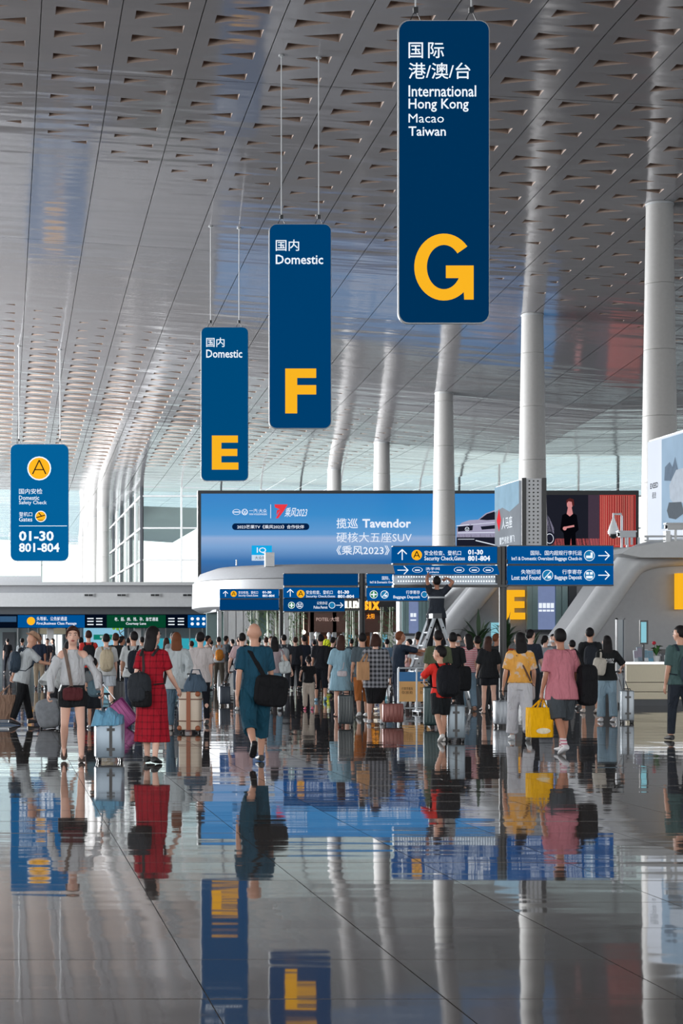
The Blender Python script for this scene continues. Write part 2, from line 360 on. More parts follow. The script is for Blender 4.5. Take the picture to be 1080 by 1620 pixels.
# ---------------------------------------------------------------- emissive prints
def E(key, col, e=.9, **k): return M(key, col, rough=.35, emit=e, **k)
SW_ = E('backlit white lettering', (238, 246, 255), 1.0, var=.01); SY = E('yellow sign face', (255, 184, 36), .95, var=.02)
SB = E('backlit blue sign face', (0, 80, 146), .95, var=.03); SBD = M('deep blue panel', (0, 66, 122), rough=.3, emit=.8, var=.03)
SK = M('sign black print', (20, 24, 30), rough=.9, spec=0)
# ---------------------------------------------------------------- hanging banner signs
def banner(px0, py0, px1, py1, d, col, e, rods, label, paint, group='tall blue hanging island signs'):
    a, b = W(px0, py1, d), W(px1, py0, d); cx = (a.x+b.x)/2; org = (cx, d, a.z)
    t = thing('hanging_sign', org, label, 'sign', group); s = (px1-px0)*d/F
    m = MB(); m.prism(rrect(a.x, a.z, b.x, b.z, s*.11), d, d+.16); rebase(m, org).build('panel', E('banner hazed blue %d' % px0, col, e, var=.03), t)  # farther banners get a lighter blue: distance haze put into the colour
    m = MB(); pts = rrect(a.x-.025, a.z-.025, b.x+.025, b.z+.025, s*.115); m.prism(pts, d+.03, d+.13); rebase(m, org).build('rim', LGREY, t)
    for r in rods:
        x = WX(r, d+.08); h = ceil_h(x, d); m = MB(); m.tube([(x, d+.08, b.z+.28), (x, d+.08, h+.05)], .02, 6); rebase(m, org).build('rod', WHITE, t)
        m = MB(); m.tube([(x-.14, d+.08, b.z-.02), (x, d+.08, b.z+.28), (x+.14, d+.08, b.z-.02)], .016, 5); m.box((x-.05, d+.03, b.z+.2), (x+.05, d+.13, b.z+.32)); rebase(m, org).build('hook', BLACK, t)
        m = MB(); m.loft([((x, d+.08, h-.05), (.09, 0, 0), (0, .09, 0)), ((x, d+.08, h+.05), (.09, 0, 0), (0, .09, 0))], 10); rebase(m, org).build('ceiling_plate', LGREY, t)
    for name, mat, fn in paint:
        for g in getattr(fn, 'fns', [fn]): m = MB(); g(m, d-.02); rebase(m, org).build(name, mat, t)
def bl(ch, x0, y0, x1, y1, bold=.03): return lambda m, d: text_into(m, ch, x0, y0, x1, y1, d, bold=bold)
def many(*a):
    def f(m, d):
        for g in a: g(m, d)
    f.fns = a; return f
def big_g(m, d):
    v = []; N = 40; cx, cy, ro, ri = 702, 422.5, 47, 28
    for k in range(N+1):
        a = R(38+(360-38-14)*k/N); c, s_ = math.cos(a), math.sin(a)
        v += [W(cx+ro*c, cy-(ro+6)*s_, d), W(cx+(ri-1)*c, cy-(ri+7)*s_, d)]
    m.add(v, [(2*k, 2*k+1, 2*k+3, 2*k+2) for k in range(N)])
    m.add([W(x, y, d-.002) for x, y in ((705, 420), (749, 420), (749, 474), (734, 474), (732, 440), (705, 440))], [tuple(range(6))])
banner(632, 33, 773, 510, 41.5, (0, 50, 90), .95, (657, 745), 'largest hanging sign, letter G, International Hong Kong Macao Taiwan', [
    ('lettering', SW_, many(bl('国', 646, 67, 669, 92, .02), bl('际', 677, 67, 702, 92, .02), bl('港/澳/台', 646, 99, 744, 125, .02), bl('International', 646, 135, 753, 153, .012), bl('Hong Kong', 646, 156, 741, 177, .012), bl('Macao', 646, 180, 702, 194, 0), bl('Taiwan', 646, 200, 705, 215, .012))),
    ('island_letter', SY, big_g)])
banner(427, 355, 523, 677, 61, (0, 64, 112), .95, (445, 504), 'middle hanging sign with yellow letter F, Domestic', [
    ('lettering', SW_, many(bl('国内', 436, 379, 473, 397, .02), bl('Domestic', 436, 403, 511, 418, .015))), ('island_letter', SY, bl('F', 451, 583, 500, 654, .035))])
banner(319, 518, 392, 760, 81, (0, 75, 124), .95, (333, 378), 'hanging sign with yellow letter E, left of the F sign', [
    ('lettering', SW_, many(bl('国内', 326, 534, 355, 549, .02), bl('Domestic', 326, 553, 383, 566, .015))), ('island_letter', SY, bl('E', 335, 689, 377, 743, .035))])
def plane_icon(m, d): line(m, 57, 819, 71, 815, 1.6, d); line(m, 61, 811, 66, 817, 1.4, d); line(m, 60, 823, 68, 823, 1, d)
banner(17, 703, 108, 887, 108, (4, 96, 152), .95, (30, 95), 'blue hanging sign with round yellow A badge, Domestic Safety Check Gates', [
    ('badge', SY, many(lambda m, d: disc(m, 62, 741, 17.5, d-.01), lambda m, d: disc(m, 64.5, 817, 8, d-.01))),
    ('badge_ring', SW_, many(lambda m, d: ring(m, 62, 741, 19, 2, d-.03), lambda m, d: ring(m, 64.5, 817, 9, 1.2, d-.03))),
    ('badge_letter', SK, many(lambda m, d: line(m, 62, 728, 51.5, 750, 1.8, d-.05), lambda m, d: line(m, 62, 728, 72.5, 750, 1.8, d-.05), lambda m, d: line(m, 55, 743, 69, 743, 1.6, d-.05), lambda m, d: plane_icon(m, d-.05))),
    ('lettering', SW_, many(bl('国内安检', 30, 773, 67, 781.5, .02), bl('Domestic', 30, 784, 62, 791, .02), bl('Safety Check', 30, 792, 74, 799.5, .02), bl('登机口', 30, 810, 51, 817, .02), bl('Gates', 30, 818, 51, 825, .02), bl('01-30', 30, 840, 85, 856, .03), bl('801-804', 30, 859, 94, 873.5, .03), lambda m, d: line(m, 30, 832, 106, 832, 1, d)))], None)
# ---------------------------------------------------------------- direction signs
def wbadge(m, px, py, r, d): ring(m, px, py, r, r*.16, d); line(m, px-r*.5, py+r*.3, px+r*.4, py+r*.3, r*.3, d); line(m, px-r*.1, py-r*.4, px+r*.3, py+r*.2, r*.3, d); disc(m, px+r*.25, py-r*.35, r*.18, d)
def lamp_tray(m, x0, y0, x1, y1, d):
    k = 0; x = x0
    while x < x1:
        for y in (y0, y1): disc(m, x, y, .9, d, n=6, t=.005)
        x += 4.1
def dirsign(label, d, post, panels, prints, extra=None):
    px0, px1, ptop = post; x0, x1 = WX(px0, d), WX(px1, d); cx = (x0+x1)/2; org = (cx, d, 0); t = thing('direction_sign', org, label, 'sign', 'blue direction signs on dark posts')
    m = MB(); r = (x1-x0)/2; m.loft([((cx, d+.1, 0), (r, 0, 0), (0, r*.8, 0)), ((cx, d+.1, WZ(ptop, d)), (r, 0, 0), (0, r*.8, 0))], 14); rebase(m, org).build('post', BLACK, t, True)
    m = MB(); m.loft([((cx, d+.1, 0), (r*2.2, 0, 0), (0, r*2.2, 0)), ((cx, d+.1, .04), (r*2.2, 0, 0), (0, r*2.2, 0))], 16); rebase(m, org).build('base_plate', STEEL, t, True)
    for (a, b, c, e, mat) in panels:
        p, q = W(a, e, d), W(c, b, d); m = MB(); m.box((p.x, d, p.z), (q.x, d+.14, q.z)); rebase(m, org).build('panel', mat, t)
        m = MB(); m.box((p.x, d-.015, p.z-.03), (q.x, d+.16, p.z)); m.box((p.x, d-.015, q.z), (q.x, d+.16, q.z+.02)); rebase(m, org).build('frame_rail', DGREY, t)
        xe = q.x if q.x < cx else p.x; m = MB(); m.box((min(xe, cx), d+.05, p.z+.02), (max(xe, cx), d+.12, p.z+.1)); rebase(m, org).build('bracket', BLACK, t)
    for name, mat, fn in prints:
        for g in getattr(fn, 'fns', [fn]): m = MB(); g(m, d-.018); rebase(m, org).build(name, mat, t)
    return t, org
def ic(px, py, r): return lambda m, d: wbadge(m, px, py, r, d)
def ar(px, py, L, k, wp): return lambda m, d: arrow(m, px, py, L, k, d, wp)
def yd(px, py, r): return lambda m, d: disc(m, px, py, r, d, t=.004)
def dk(px, py, r): return many(lambda m, d: line(m, px, py-r*.7, px-r*.55, py+r*.5, r*.18, d-.01), lambda m, d: line(m, px, py-r*.7, px+r*.55, py+r*.5, r*.18, d-.01), lambda m, d: line(m, px-r*.35, py+r*.12, px+r*.35, py+r*.12, r*.16, d-.01))
t1, o1 = dirsign('nearest blue sign row on a dark post, with its lower left box opened for repair', 43, (791, 803, 864), [
    (621, 865, 786, 891, SB), (804, 864, 970, 892, SB), (804, 895, 970, 925, SB)], [
    ('lettering', SW_, many(ar(636, 877.5, 17, 'up', 1.7), bl('安全检查、登机口', 671, 871, 729, 878.5, .03), bl('Security Check,Gates', 671, 880, 735, 888.5, .03), bl('01-30', 740, 869.5, 764, 877.5, .04), bl('801-804', 740, 879, 775, 887.5, .04),
        bl('国际、国内超规行李托运', 839, 871, 920, 878.5, .03), bl("Int'l & Domestic Oversized Baggage Check-in", 809, 880.5, 920, 888, .03), ar(955, 879, 18, 'r', 1.6),
        bl('失物招领', 824, 901, 855, 908.5, .03), bl('Lost and Found', 809, 910, 855, 917.5, .03), bl('行李寄存', 889, 901, 920, 908.5, .03), bl('Baggage Deposit', 877, 910, 920, 918.5, .03), ar(955, 910, 18, 'r', 1.6),
        lambda m, d: ring(m, 932, 879, 8.6, .9, d-.01), lambda m, d: ring(m, 866, 910, 8.6, .9, d-.01), lambda m, d: ring(m, 932, 910, 8.6, .9, d-.01),
        lambda m, d: quad(m, 927, 879, 934, 883, d-.02), lambda m, d: quad(m, 934, 874, 937, 883, d-.02), lambda m, d: quad(m, 927, 905, 931, 909, d-.02), lambda m, d: quad(m, 933, 905, 937, 909, d-.02), lambda m, d: quad(m, 927, 911, 937, 915, d-.02), lambda m, d: line(m, 861, 915, 871, 904, 1.4, d-.02), lambda m, d: quad(m, 866, 911, 871, 915, d-.02))),
    ('badge', SY, yd(659, 878, 8.3)), ('badge_letter', SK, dk(659, 878, 8.3)), ('icon_disc', E('icon cyan', (40, 150, 210), .6), many(yd(932, 879, 8), yd(866, 910, 8), yd(932, 910, 8)))])
def flap():
    m = MB(); d = 43; a, b = W(622, 908, d), W(786, 894.5, d); m.add([(a.x, d-.22, a.z), (b.x, d-.22, a.z), (b.x, d, b.z), (a.x, d, b.z), (a.x, d-.2, a.z-.02), (b.x, d-.2, a.z-.02), (b.x, d+.03, b.z), (a.x, d+.03, b.z)], [(0, 1, 2, 3), (4, 5, 6, 7), (0, 1, 5, 4), (2, 3, 7, 6), (1, 2, 6, 5), (0, 3, 7, 4)])
    f = rebase(m, o1).build('open_flap', SB, t1); tag(f, 'lower sign cover tipped open')
    m = MB(); dd = 42.76
    arrow(m, 637, 902, 17, 'r', dd, 1.4)
    for x in (660, 726, 750, 772): ring(m, x, 901.5, 8.3, .9, dd, ry=4.4); line(m, x-4, 902, x+4, 902, 2, dd)
    text_into(m, '洗手间', 673, 897.5, 695, 902, dd, bold=.02); text_into(m, 'Toilets', 674, 903.5, 694, 906.5, dd, bold=.02); rebase(m, o1).build('flap_lettering', SW_, t1)
    m = MB(); a, b = W(623, 925, d), W(786, 909, d); m.box((a.x, d+.08, a.z), (b.x, d+.14, b.z)); m.box((a.x, d-.02, a.z), (b.x, d+.14, a.z+.03)); rebase(m, o1).build('lamp_tray', M('tray metal', (120, 128, 136), rough=.3, metal=.5), t1)
    m = MB(); lamp_tray(m, 630, 912.5, 782, 919.5, d+.06); rebase(m, o1).build('led_dots', E('led white', (235, 245, 255), 3), t1)
    m = MB(); a, b = W(622, 929, d), W(803, 925, d); m.box((a.x, d-.02, a.z), (b.x, d+.16, b.z)); rebase(m, o1).build('tray_frame', BLACK, t1)
    m = MB(); a, b = W(786, 925, d), W(792, 865, d); m.box((a.x, d-.02, a.z), (b.x, d+.16, b.z)); rebase(m, o1).build('tray_frame', BLACK, t1)
flap()
dirsign('second blue sign row, its post in front of the glowing shop sign', 60, (568, 578, 907), [
    (449, 908, 566, 926, SBD), (449, 929.5, 568, 946, SB), (449, 947.5, 545, 967, SBD), (581, 908, 676, 927, SB), (581, 930, 676, 950, SB)], [
    ('lettering', SW_, many(ar(459, 938, 12, 'up', 1.3), bl('安全检查、登机口', 484, 934, 526, 940, .03), bl('Security Check,Gates', 484, 941.5, 530, 946, .03), bl('01-30', 534, 934, 552, 939.5, .04), bl('801-804', 534, 941, 560, 946, .04),
        bl('公安办证', 501, 951.5, 518, 956.5, .03), bl('Police Permit', 496, 958.5, 518, 963, .03), ar(537, 957.5, 11, 'r', 1.1),
        bl('国际、国内超规行李托运', 604, 911.5, 662, 917.5, .03), bl("Int'l & Domestic Oversized Baggage Check-in", 585, 919, 662, 924, .03), bl('行李寄存', 642, 934, 664, 940, .03), bl('Baggage Deposit', 622, 942, 664, 948, .03),
        lambda m, d: ring(m, 461, 957.5, 5.4, .8, d-.01), lambda m, d: ring(m, 474, 957.5, 5.4, .8, d-.01), lambda m, d: ring(m, 525, 957.5, 5.2, .8, d-.01), lambda m, d: ring(m, 591, 940.5, 6.4, .9, d-.01), lambda m, d: ring(m, 608, 940.5, 6.4, .9, d-.01), lambda m, d: ring(m, 671, 940.5, 5, .8, d-.01),
        lambda m, d: quad(m, 590, 936, 592, 945, d-.02), lambda m, d: quad(m, 586.5, 939.5, 595.5, 941.5, d-.02), lambda m, d: quad(m, 460, 954, 462, 961, d-.02), lambda m, d: quad(m, 457.5, 956.7, 464.5, 958.3, d-.02), lambda m, d: quad(m, 471, 955, 473.5, 957, d-.02), lambda m, d: quad(m, 475, 955, 477, 957, d-.02), lambda m, d: quad(m, 471, 958.3, 477, 960, d-.02), lambda m, d: line(m, 604, 945, 612, 936, 1.2, d-.02), lambda m, d: quad(m, 608, 941, 612, 944, d-.02))),
    ('badge', SY, yd(475.5, 939.5, 6.3)), ('badge_letter', SK, dk(475.5, 939.5, 6.3)), ('icon_disc', E('icon cyan', (40, 150, 210), .6), many(yd(608, 940.5, 6), yd(525, 957.5, 5), yd(671, 940.5, 4.6))), ('green_disc', E('icon green', (40, 150, 90), .6), many(yd(591, 940.5, 6), yd(461, 957.5, 5)))])
dirsign('farthest blue sign row on its post below the curved grey kiosk roof', 76, (442, 448, 932), [
    (348, 932.5, 441, 946.5, SB), (348, 948.5, 441, 965, SBD)], [
    ('lettering', SW_, many(ar(356.5, 939.5, 9, 'up', 1.1), bl('安全检查、登机口', 377, 935, 408, 939.5, .03), bl('Security Check,Gates', 377, 940.5, 408, 944.5, .03), bl('01-30', 415, 935, 429, 939, .04), bl('801-804', 415, 940.5, 434, 944.5, .04))),
    ('badge', SY, yd(369.5, 939.5, 4.8)), ('badge_letter', SK, dk(369.5, 939.5, 4.8))])
# ---------------------------------------------------------------- wide LED wall screen
d = 118
a, b = W(316, 918, d), W(1007, 779, d); org = ((a.x+b.x)/2, d, a.z)
scr = thing('led_wall_screen', org, 'very wide blue advertising screen with a car picture, high behind the kiosk', 'screen')
m = MB(); m.box((a.x-.12, d, a.z-.12), (b.x+.12, d+.6, b.z+.12)); rebase(m, org).build('casing', BLACK, scr)
def grad_mat():
    mt = bpy.data.materials.new('blue screen picture'); mt.use_nodes = True; n = mt.node_tree; L = n.links.new; bs = n.nodes['Principled BSDF']
    tc = n.nodes.new('ShaderNodeTexCoord'); sp = n.nodes.new('ShaderNodeSeparateXYZ'); L(tc.outputs['Object'], sp.inputs[0])
    mr = n.nodes.new('ShaderNodeMapRange'); mr.inputs['From Min'].default_value = 0; mr.inputs['From Max'].default_value = b.z-a.z; L(sp.outputs['Z'], mr.inputs[0])
    cr = n.nodes.new('ShaderNodeValToRGB'); e = cr.color_ramp.elements
    e[0].position = 0; e[0].color = (*lin((0, 70, 130)), 1); e[1].position = 1; e[1].color = (*lin((0, 128, 205)), 1)
    for p, c in ((.22, (0, 104, 176)), (.38, (120, 166, 218)), (.48, (150, 180, 225)), (.52, (90, 158, 220)), (.75, (20, 140, 212))):
        x = e.new(p); x.color = (*lin(c), 1)
    L(mr.outputs[0], cr.inputs[0]); L(cr.outputs[0], bs.inputs['Emission Color']); bs.inputs['Emission Strength'].default_value = .85; bs.inputs['Base Color'].default_value = (.01, .02, .03, 1); bs.inputs['Roughness'].default_value = .4
    return mt
m = MB(); q0, q1 = W(318, 916, d), W(862, 781, d); m.box((q0.x, d-.03, q0.z), (q1.x, d, q1.z)); rebase(m, org).build('picture', grad_mat(), scr)
def sp(name, mat, *fns, dd=.06):
    for f in fns: m = MB(); f(m, d-dd); rebase(m, org).build(name, mat, scr)
def poly(pts, off=0): return lambda m, d: m.add([W(x, y, d-off) for x, y in pts], [tuple(range(len(pts)))])
SCW = E('screen white', (235, 242, 255), .95, var=.01)
sp('lettering', SCW, bl('揽巡', 532, 820, 566, 836, .03), bl('Tavendor', 573, 821, 650, 835, .03), bl('硬核大五座SUV', 532, 842, 651, 858, 0), bl('《乘风2023》', 532, 863, 616, 878, .03),
   bl('一汽·大众', 394, 805, 422, 811, .03), bl('FAW-VOLKSWAGEN', 394, 812, 422, 815, .02), lambda m, d: line(m, 428, 798, 428, 820, .9, d), lambda m, d: ring(m, 374, 810, 6.5, 1, d, ry=4.5), lambda m, d: line(m, 369, 810, 379, 810, 1.5, d), lambda m, d: ring(m, 387, 810, 5, 1, d),
   lambda m, d: line(m, 384, 806.5, 387, 811, .8, d), lambda m, d: line(m, 387, 811, 390, 806.5, .8, d), lambda m, d: line(m, 383, 809, 385.5, 814, .8, d), lambda m, d: line(m, 388.5, 814, 391, 809, .8, d), lambda m, d: line(m, 385.5, 814, 387, 811, .8, d), lambda m, d: line(m, 388.5, 814, 387, 811, .8, d),
   lambda m, d: text_into(m, '乘风2023', 450, 803, 486, 818, d, bold=.02, shear=.35))
sp('red_emblem', E('screen red', (240, 60, 70), .9), poly([(434, 798), (455, 798), (449, 808), (440, 820), (436, 820), (444, 806), (435, 803)]), poly([(438, 807), (445, 805), (437, 815)]))
pill = lambda m, d: m.prism(rrect(W(367, 838.5, d).x, W(367, 838.5, d).z, W(489, 828, d).x, W(489, 828, d).z, .2), d-.01, d)
sp('caption_pill', E('screen navy', (8, 44, 92), .5), pill)
sp('caption', SCW, bl('2023芒果TV《乘风2023》合作伙伴', 375, 830.5, 481, 836.5, .03), dd=.1)
sp('logo_tile', E('screen cyan', (20, 172, 235), .9), lambda m, d: quad(m, 398, 863, 430, 878, d)); sp('logo_tile_base', E('screen pale', (205, 222, 240), .9), lambda m, d: quad(m, 398, 878, 430, 887, d))
sp('tile_lettering', SCW, bl('IQ', 406, 866, 421, 876, .02), dd=.1); sp('tile_caption', E('screen navy', (8, 44, 92), .5), bl('大众科技', 403, 880, 426, 885, .01), dd=.1)
sp('dark_scene', E('screen dark', (38, 40, 52), .6), lambda m, d: quad(m, 862, 783, 930, 866, d), lambda m, d: quad(m, 722, 845, 800, 866, d)); sp('dark_scene_side', E('screen mauve', (84, 68, 84), .6), lambda m, d: quad(m, 930, 783, 948, 866, d))
sp('floor_scene', E('screen coral', (232, 110, 110), .8), poly([(862, 852), (948, 852), (948, 866), (862, 866)], .01))
sp('curtain', E('screen curtain', (205, 70, 68), .7), lambda m, d: quad(m, 948, 783, 1005, 866, d))
def stripes(m, d):
    x = 949
    while x < 1004: wd = .35+.9*((x-948)/56); line(m, x, 784, x, 862, wd, d); x += 2.1+random.uniform(-.3, .9)
sp('curtain_folds', E('screen maroon', (86, 26, 34), .5), stripes, dd=.08)
def glow(m, d):
    x = 950.2
    while x < 1004: line(m, x, 784, x, 864, .45, d); x += 2.9+random.uniform(-.6, .9)
sp('curtain_highlights', E('screen pink', (255, 170, 150), .9), glow, dd=.09)
CARB = E('car silver mauve', (176, 172, 200), .8); CARD = E('car dark', (40, 42, 60), .5)
sp('car_body', CARB, poly([(722, 836), (730, 827), (742, 823), (756, 822), (768, 812), (782, 807), (802, 806), (802, 850), (722, 850)]), poly([(862, 812), (868, 818), (876, 836), (876, 848), (862, 850)]), dd=.07)
sp('car_window', CARD, poly([(758, 822), (770, 813), (783, 809), (800, 808), (800, 821), (770, 823)]), poly([(722, 851), (802, 851), (802, 865), (722, 865)]), poly([(724, 833), (748, 831), (747, 839), (724, 841)]), poly([(760, 833), (800, 829), (800, 835), (762, 838)]), lambda m, d: disc(m, 869, 852, 9, d, n=20, ry=11), dd=.085)
sp('car_trim', SCW, lambda m, d: line(m, 722, 832, 742, 830, 1.1, d), lambda m, d: line(m, 724, 843, 798, 842, .9, d), lambda m, d: ring(m, 738.5, 837, 3.4, .8, d), lambda m, d: line(m, 736.5, 835, 738.5, 839, .6, d), lambda m, d: line(m, 740.5, 835, 738.5, 839, .6, d), lambda m, d: line(m, 724, 853, 750, 853, .8, d), lambda m, d: line(m, 752, 855, 790, 864, 1.5, d), lambda m, d: ring(m, 869, 852, 6.5, .8, d, ry=8), lambda m, d: line(m, 745, 830, 798, 825, .7, d), dd=.1)
sp('presenter_clothes', E('screen black', (14, 14, 22), .4), poly([(889, 815), (897, 811), (905, 811), (912, 815), (915, 838), (910, 843), (911, 866), (904, 866), (903, 848), (901, 866), (893, 866), (891, 843), (886, 838)]), dd=.1)
sp('presenter_skin', E('screen skin', (226, 150, 150), .8), lambda m, d: disc(m, 901, 798, 4.6, d, ry=6.5), poly([(898, 803), (904, 803), (906, 813), (901, 817), (896, 813)]), lambda m, d: disc(m, 893, 836, 3, d), lambda m, d: line(m, 892, 835, 908, 832, 3, d), dd=.12)
sp('presenter_hair', E('screen hair', (110, 50, 50), .5), poly([(895, 797), (896, 791), (901, 788), (907, 790), (908, 800), (905, 800), (904, 794), (899, 793)]), dd=.14)
for px in (480, 640, 860):
    m = MB(); x = WX(px, d); m.box((x-.12, d+.25, 0), (x+.12, d+.5, a.z)); rebase(m, org).build('stand', DGREY, scr)
# ---------------------------------------------------------------- security gallery on the left
D1 = 112
def band(mb, y0, y1, dy0, dy1, mi=0, x0=-12, x1=WX(346, D1)): p = WZ(y1, D1); q = WZ(y0, D1); mb.box((x0, D1+dy0, p), (x1, D1+dy1, q), mi)
g = MB(); band(g, 921, 926, -.25, 6); gal = tag(g.build('security_gallery', LGREY), 'long grey gallery with a dark sign strip, across the far left', 'gallery')
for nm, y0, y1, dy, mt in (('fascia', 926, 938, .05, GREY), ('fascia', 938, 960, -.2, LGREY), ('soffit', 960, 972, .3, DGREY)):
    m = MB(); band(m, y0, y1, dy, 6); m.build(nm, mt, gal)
for px in (140, 192, 245, 296):
    m = MB(); quad(m, px-9, 938.6, px+9, 944.5, D1-.22, t=.03); v = m.build('air_vent', LGREY, gal); m = MB(); quad(m, px-6.5, 940, px-.5, 943, D1-.27, t=.02); quad(m, px+.5, 940, px+6.5, 943, D1-.27, t=.02); m.build('grille', BLACK, v)
m = MB(); p = WZ(923, 113); q = WZ(911, 113); m.box((-12, 113, p), (WX(66, 113), 114.5, q)); m.build('parapet', LGREY, gal)
for x in (-8, 3, 8.2, 12.6):
    m = MB(); m.box((x-.2, D1+1, 0), (x+.2, D1+1.4, WZ(972, D1))); m.build('support', LGREY, gal)
m = MB(); band(m, 972, 993.5, -.3, .3); strip = m.build('sign_strip', M('strip navy', (20, 38, 66), rough=.4, emit=.1), gal)
def st(mat, *fns, dd=.33, name='sign_face'):
    for f in fns: m = MB(); f(m, D1-dd); m.build(name, mat, strip)
st(SB, lambda m, d: quad(m, 28, 973, 134, 993, d), lambda m, d: quad(m, 297, 973, 338, 993, d)); st(E('backlit green', (12, 88, 58), .5), lambda m, d: quad(m, 169, 973, 262, 993, d))
st(E('screen landscape', (70, 110, 150), .5), lambda m, d: quad(m, 0, 975, 26, 984, d)); st(SY, lambda m, d: disc(m, 49, 982.5, 6.5, d), dd=.37, name='badge')
st(SW_, bl('头等舱、公务舱通道', 58, 975.5, 106, 982, .03), bl('First,Business Class Passage', 58, 984, 121, 989.5, .03), bl('老、弱、病、残、孕、急客通道', 181, 976.5, 250, 982.5, .03), bl('Courtesy Lane', 199, 984.5, 231, 989.5, .03),
   *[(lambda x, y: lambda m, d: line(m, x, y, x+10, y, 1.6, d))(x, y) for x in (138, 152, 266, 281) for y in (978.5, 983, 988)], dd=.38, name='lettering')
st(SW_, *[(lambda x, y: lambda m, d: disc(m, x, y, 2.6, d, n=10))(x, y) for x in (304, 313, 322, 331) for y in (979, 987)], dd=.38, name='icon_dots')
# backdrop of the security area
wl = MB(); D2 = 134; wl.box((-12, D2, 0), (WX(372, D2), D2+.3, WZ(972, D2)+.6)); wb = tag(wl.build('wall_back', M('checkpoint wall', (120, 132, 138), rough=.5)), kind='structure')
wc = MB(); wc.box((-12, D1+6, WZ(972, D1)), (WX(350, 128), D2+.3, WZ(972, D1)+.3)); tag(wc.build('trim_1', GREY), kind='structure')
def bd(name, mat, x0, y0, x1, y1, dd=.05, par=wb, D=D2):
    m = MB(); quad(m, x0, y0, x1, min(y1, HY+CH*F/D), D-dd, t=.03); return m.build(name, mat, par)
dr = bd('door_1', DGREY, 4, 1000, 24, 1052); bd('panel', BEIGE, 60, 993, 104, 1003, .06)
bd('lit_doorway', E('bright daylight doorway', (240, 246, 250), 1.2), 68, 1004, 98, 1050, .06)
for x in (66, 72, 90, 99): bd('door_post', LGREY, x-.7, 1003, x+.7, 1052, .12)
for x in (28, 45, 60, 128, 203, 228, 262, 300, 320, 338): bd('wall_post', LGREY, x-.8, 990, x+.8, 1052, .12)
ps = bd('poster', E('poster sky', (150, 208, 235), .8), 132, 993, 196, 1036, .1); bd('poster_board', E('poster green', (20, 140, 120), .7), 148, 1004, 184, 1012, .14, ps)
m = MB(); text_into(m, '欢迎光临', 158, 1005.5, 174, 1009.5, D2-.18, bold=.02); m.build('poster_lettering', SW_, ps)
m = MB(); line(m, 187, 993, 190, 1003, 1.2, D2-.16); line(m, 190, 1003, 197, 1008, 1.4, D2-.16); line(m, 190, 1002, 196, 997, 1, D2-.16); m.build('poster_branch', M('print brown', (96, 48, 40)), ps)
m = MB(); [disc(m, x, y, 2.6, D2-.15, n=8) for x, y in ((180, 994), (186, 995), (192, 994), (162, 1025), (170, 1028))]; m.build('poster_leaves', E('print leaf', (140, 200, 70), .7), ps)
bd('cyan_board', E('board cyan', (60, 186, 205), .7), 244, 1010, 312, 1030, .1); bd('cyan_board', E('board cyan2', (70, 180, 215), .7), 318, 1011, 345, 1029, .1)
# ---------------------------------------------------------------- round kiosk with shop
D3 = 92
def kx(px): return WX(px, D3)
K = thing('shop_kiosk', (kx(480), D3, 0), 'grey rounded kiosk building with a glowing shop sign, under the blue screen', 'kiosk'); KO = (kx(480), D3, 0)
def kp(name, mat, m, sm=False): return rebase(m, KO).build(name, mat, K, sm)
def outline(z, inset=0, deep=9):
    x0, x1 = kx(333)+inset, kx(650); yf = D3+inset; p = []
    for k in range(9): a = R(180+90*k/8); p.append((x0+4.6+4.6*math.cos(a), yf+5.2+5.2*math.sin(a)*1.0))
    p.append((x1, yf)); p.append((x1, yf+deep)); p.append((x0, yf+deep)); return [Vector((x, y, z)) for x, y in p]
def wallring(m, zs, mi=0):
    n = None; allv = []
    for z, ins in zs:
        o = outline(z, ins); n = len(o); allv += o
    fs = [(r*n+k, r*n+(k+1) % n, (r+1)*n+(k+1) % n, (r+1)*n+k) for r in range(len(zs)-1) for k in range(n)]
    fs += [tuple(range(n)), tuple((len(zs)-1)*n+k for k in range(n))]; m.add(allv, fs, mi)
z0, z1, z2, z3 = WZ(966, D3), WZ(958, D3), WZ(915, D3), WZ(891, D3)
m = MB(); wallring(m, [(z0, .5), (z1, 0), (z2, .05)]); kp('roof_band', M('kiosk grey', (166, 168, 172), rough=.45), m, True)
m = MB(); wallring(m, [(z2+.03, .1), (z3-.2, .5), (z3, 1.1)]); kp('roof_band', M('kiosk grey', (166, 168, 172), rough=.45), m, True)
m = MB(); m.box((kx(350), D3+2.2, z0-.02), (kx(645), D3+8, z0+.1)); kp('soffit', GREY, m)
for px in (352, 362, 372, 384, 396, 412, 436, 462, 500, 536):
    m = MB(); x = kx(px); w_ = .09 if px % 3 else .2; m.box((x-w_, D3+1.2, 0), (x+w_, D3+1.5, z0)); kp('column_fin', LGREY if px % 3 else WHITE, m)
for p0, p1 in ((356, 384), (386, 412), (414, 446)):
    m = MB(); m.box((kx(p0), D3+1.6, 0), (kx(p1), D3+1.63, z0)); kp('glass_pane', GLASS, m)
m = MB(); m.box((kx(350), D3+6.5, 0), (kx(455), D3+6.8, z0)); kp('back_wall', M('kiosk inner wall', (120, 140, 142), rough=.3), m)
SHB = M('shop brown', (98, 66, 54), rough=.4, kind='wood'); m = MB(); m.box((kx(455), D3+6.5, 0), (kx(640), D3+6.8, z0)); kp('back_wall', SHB, m)
m = MB(); m.box((kx(495), D3+1.2, WZ(1000, D3)), (kx(636), D3+1.5, WZ(967, D3))); kp('transom_panel', M('shop brown panel', (110, 76, 66), rough=.35), m)
m = MB(); m.box((kx(545), D3-.5, WZ(968, D3)), (kx(640), D3-.1, WZ(944, D3))); kp('fascia', BLACK, m)
m = MB(); text_into(m, 'LUX', 546, 951, 572, 965, D3-.56, bold=.05, depth=.12); kp('shop_lettering', E('warm white letters', (255, 244, 225), 2.2), m)
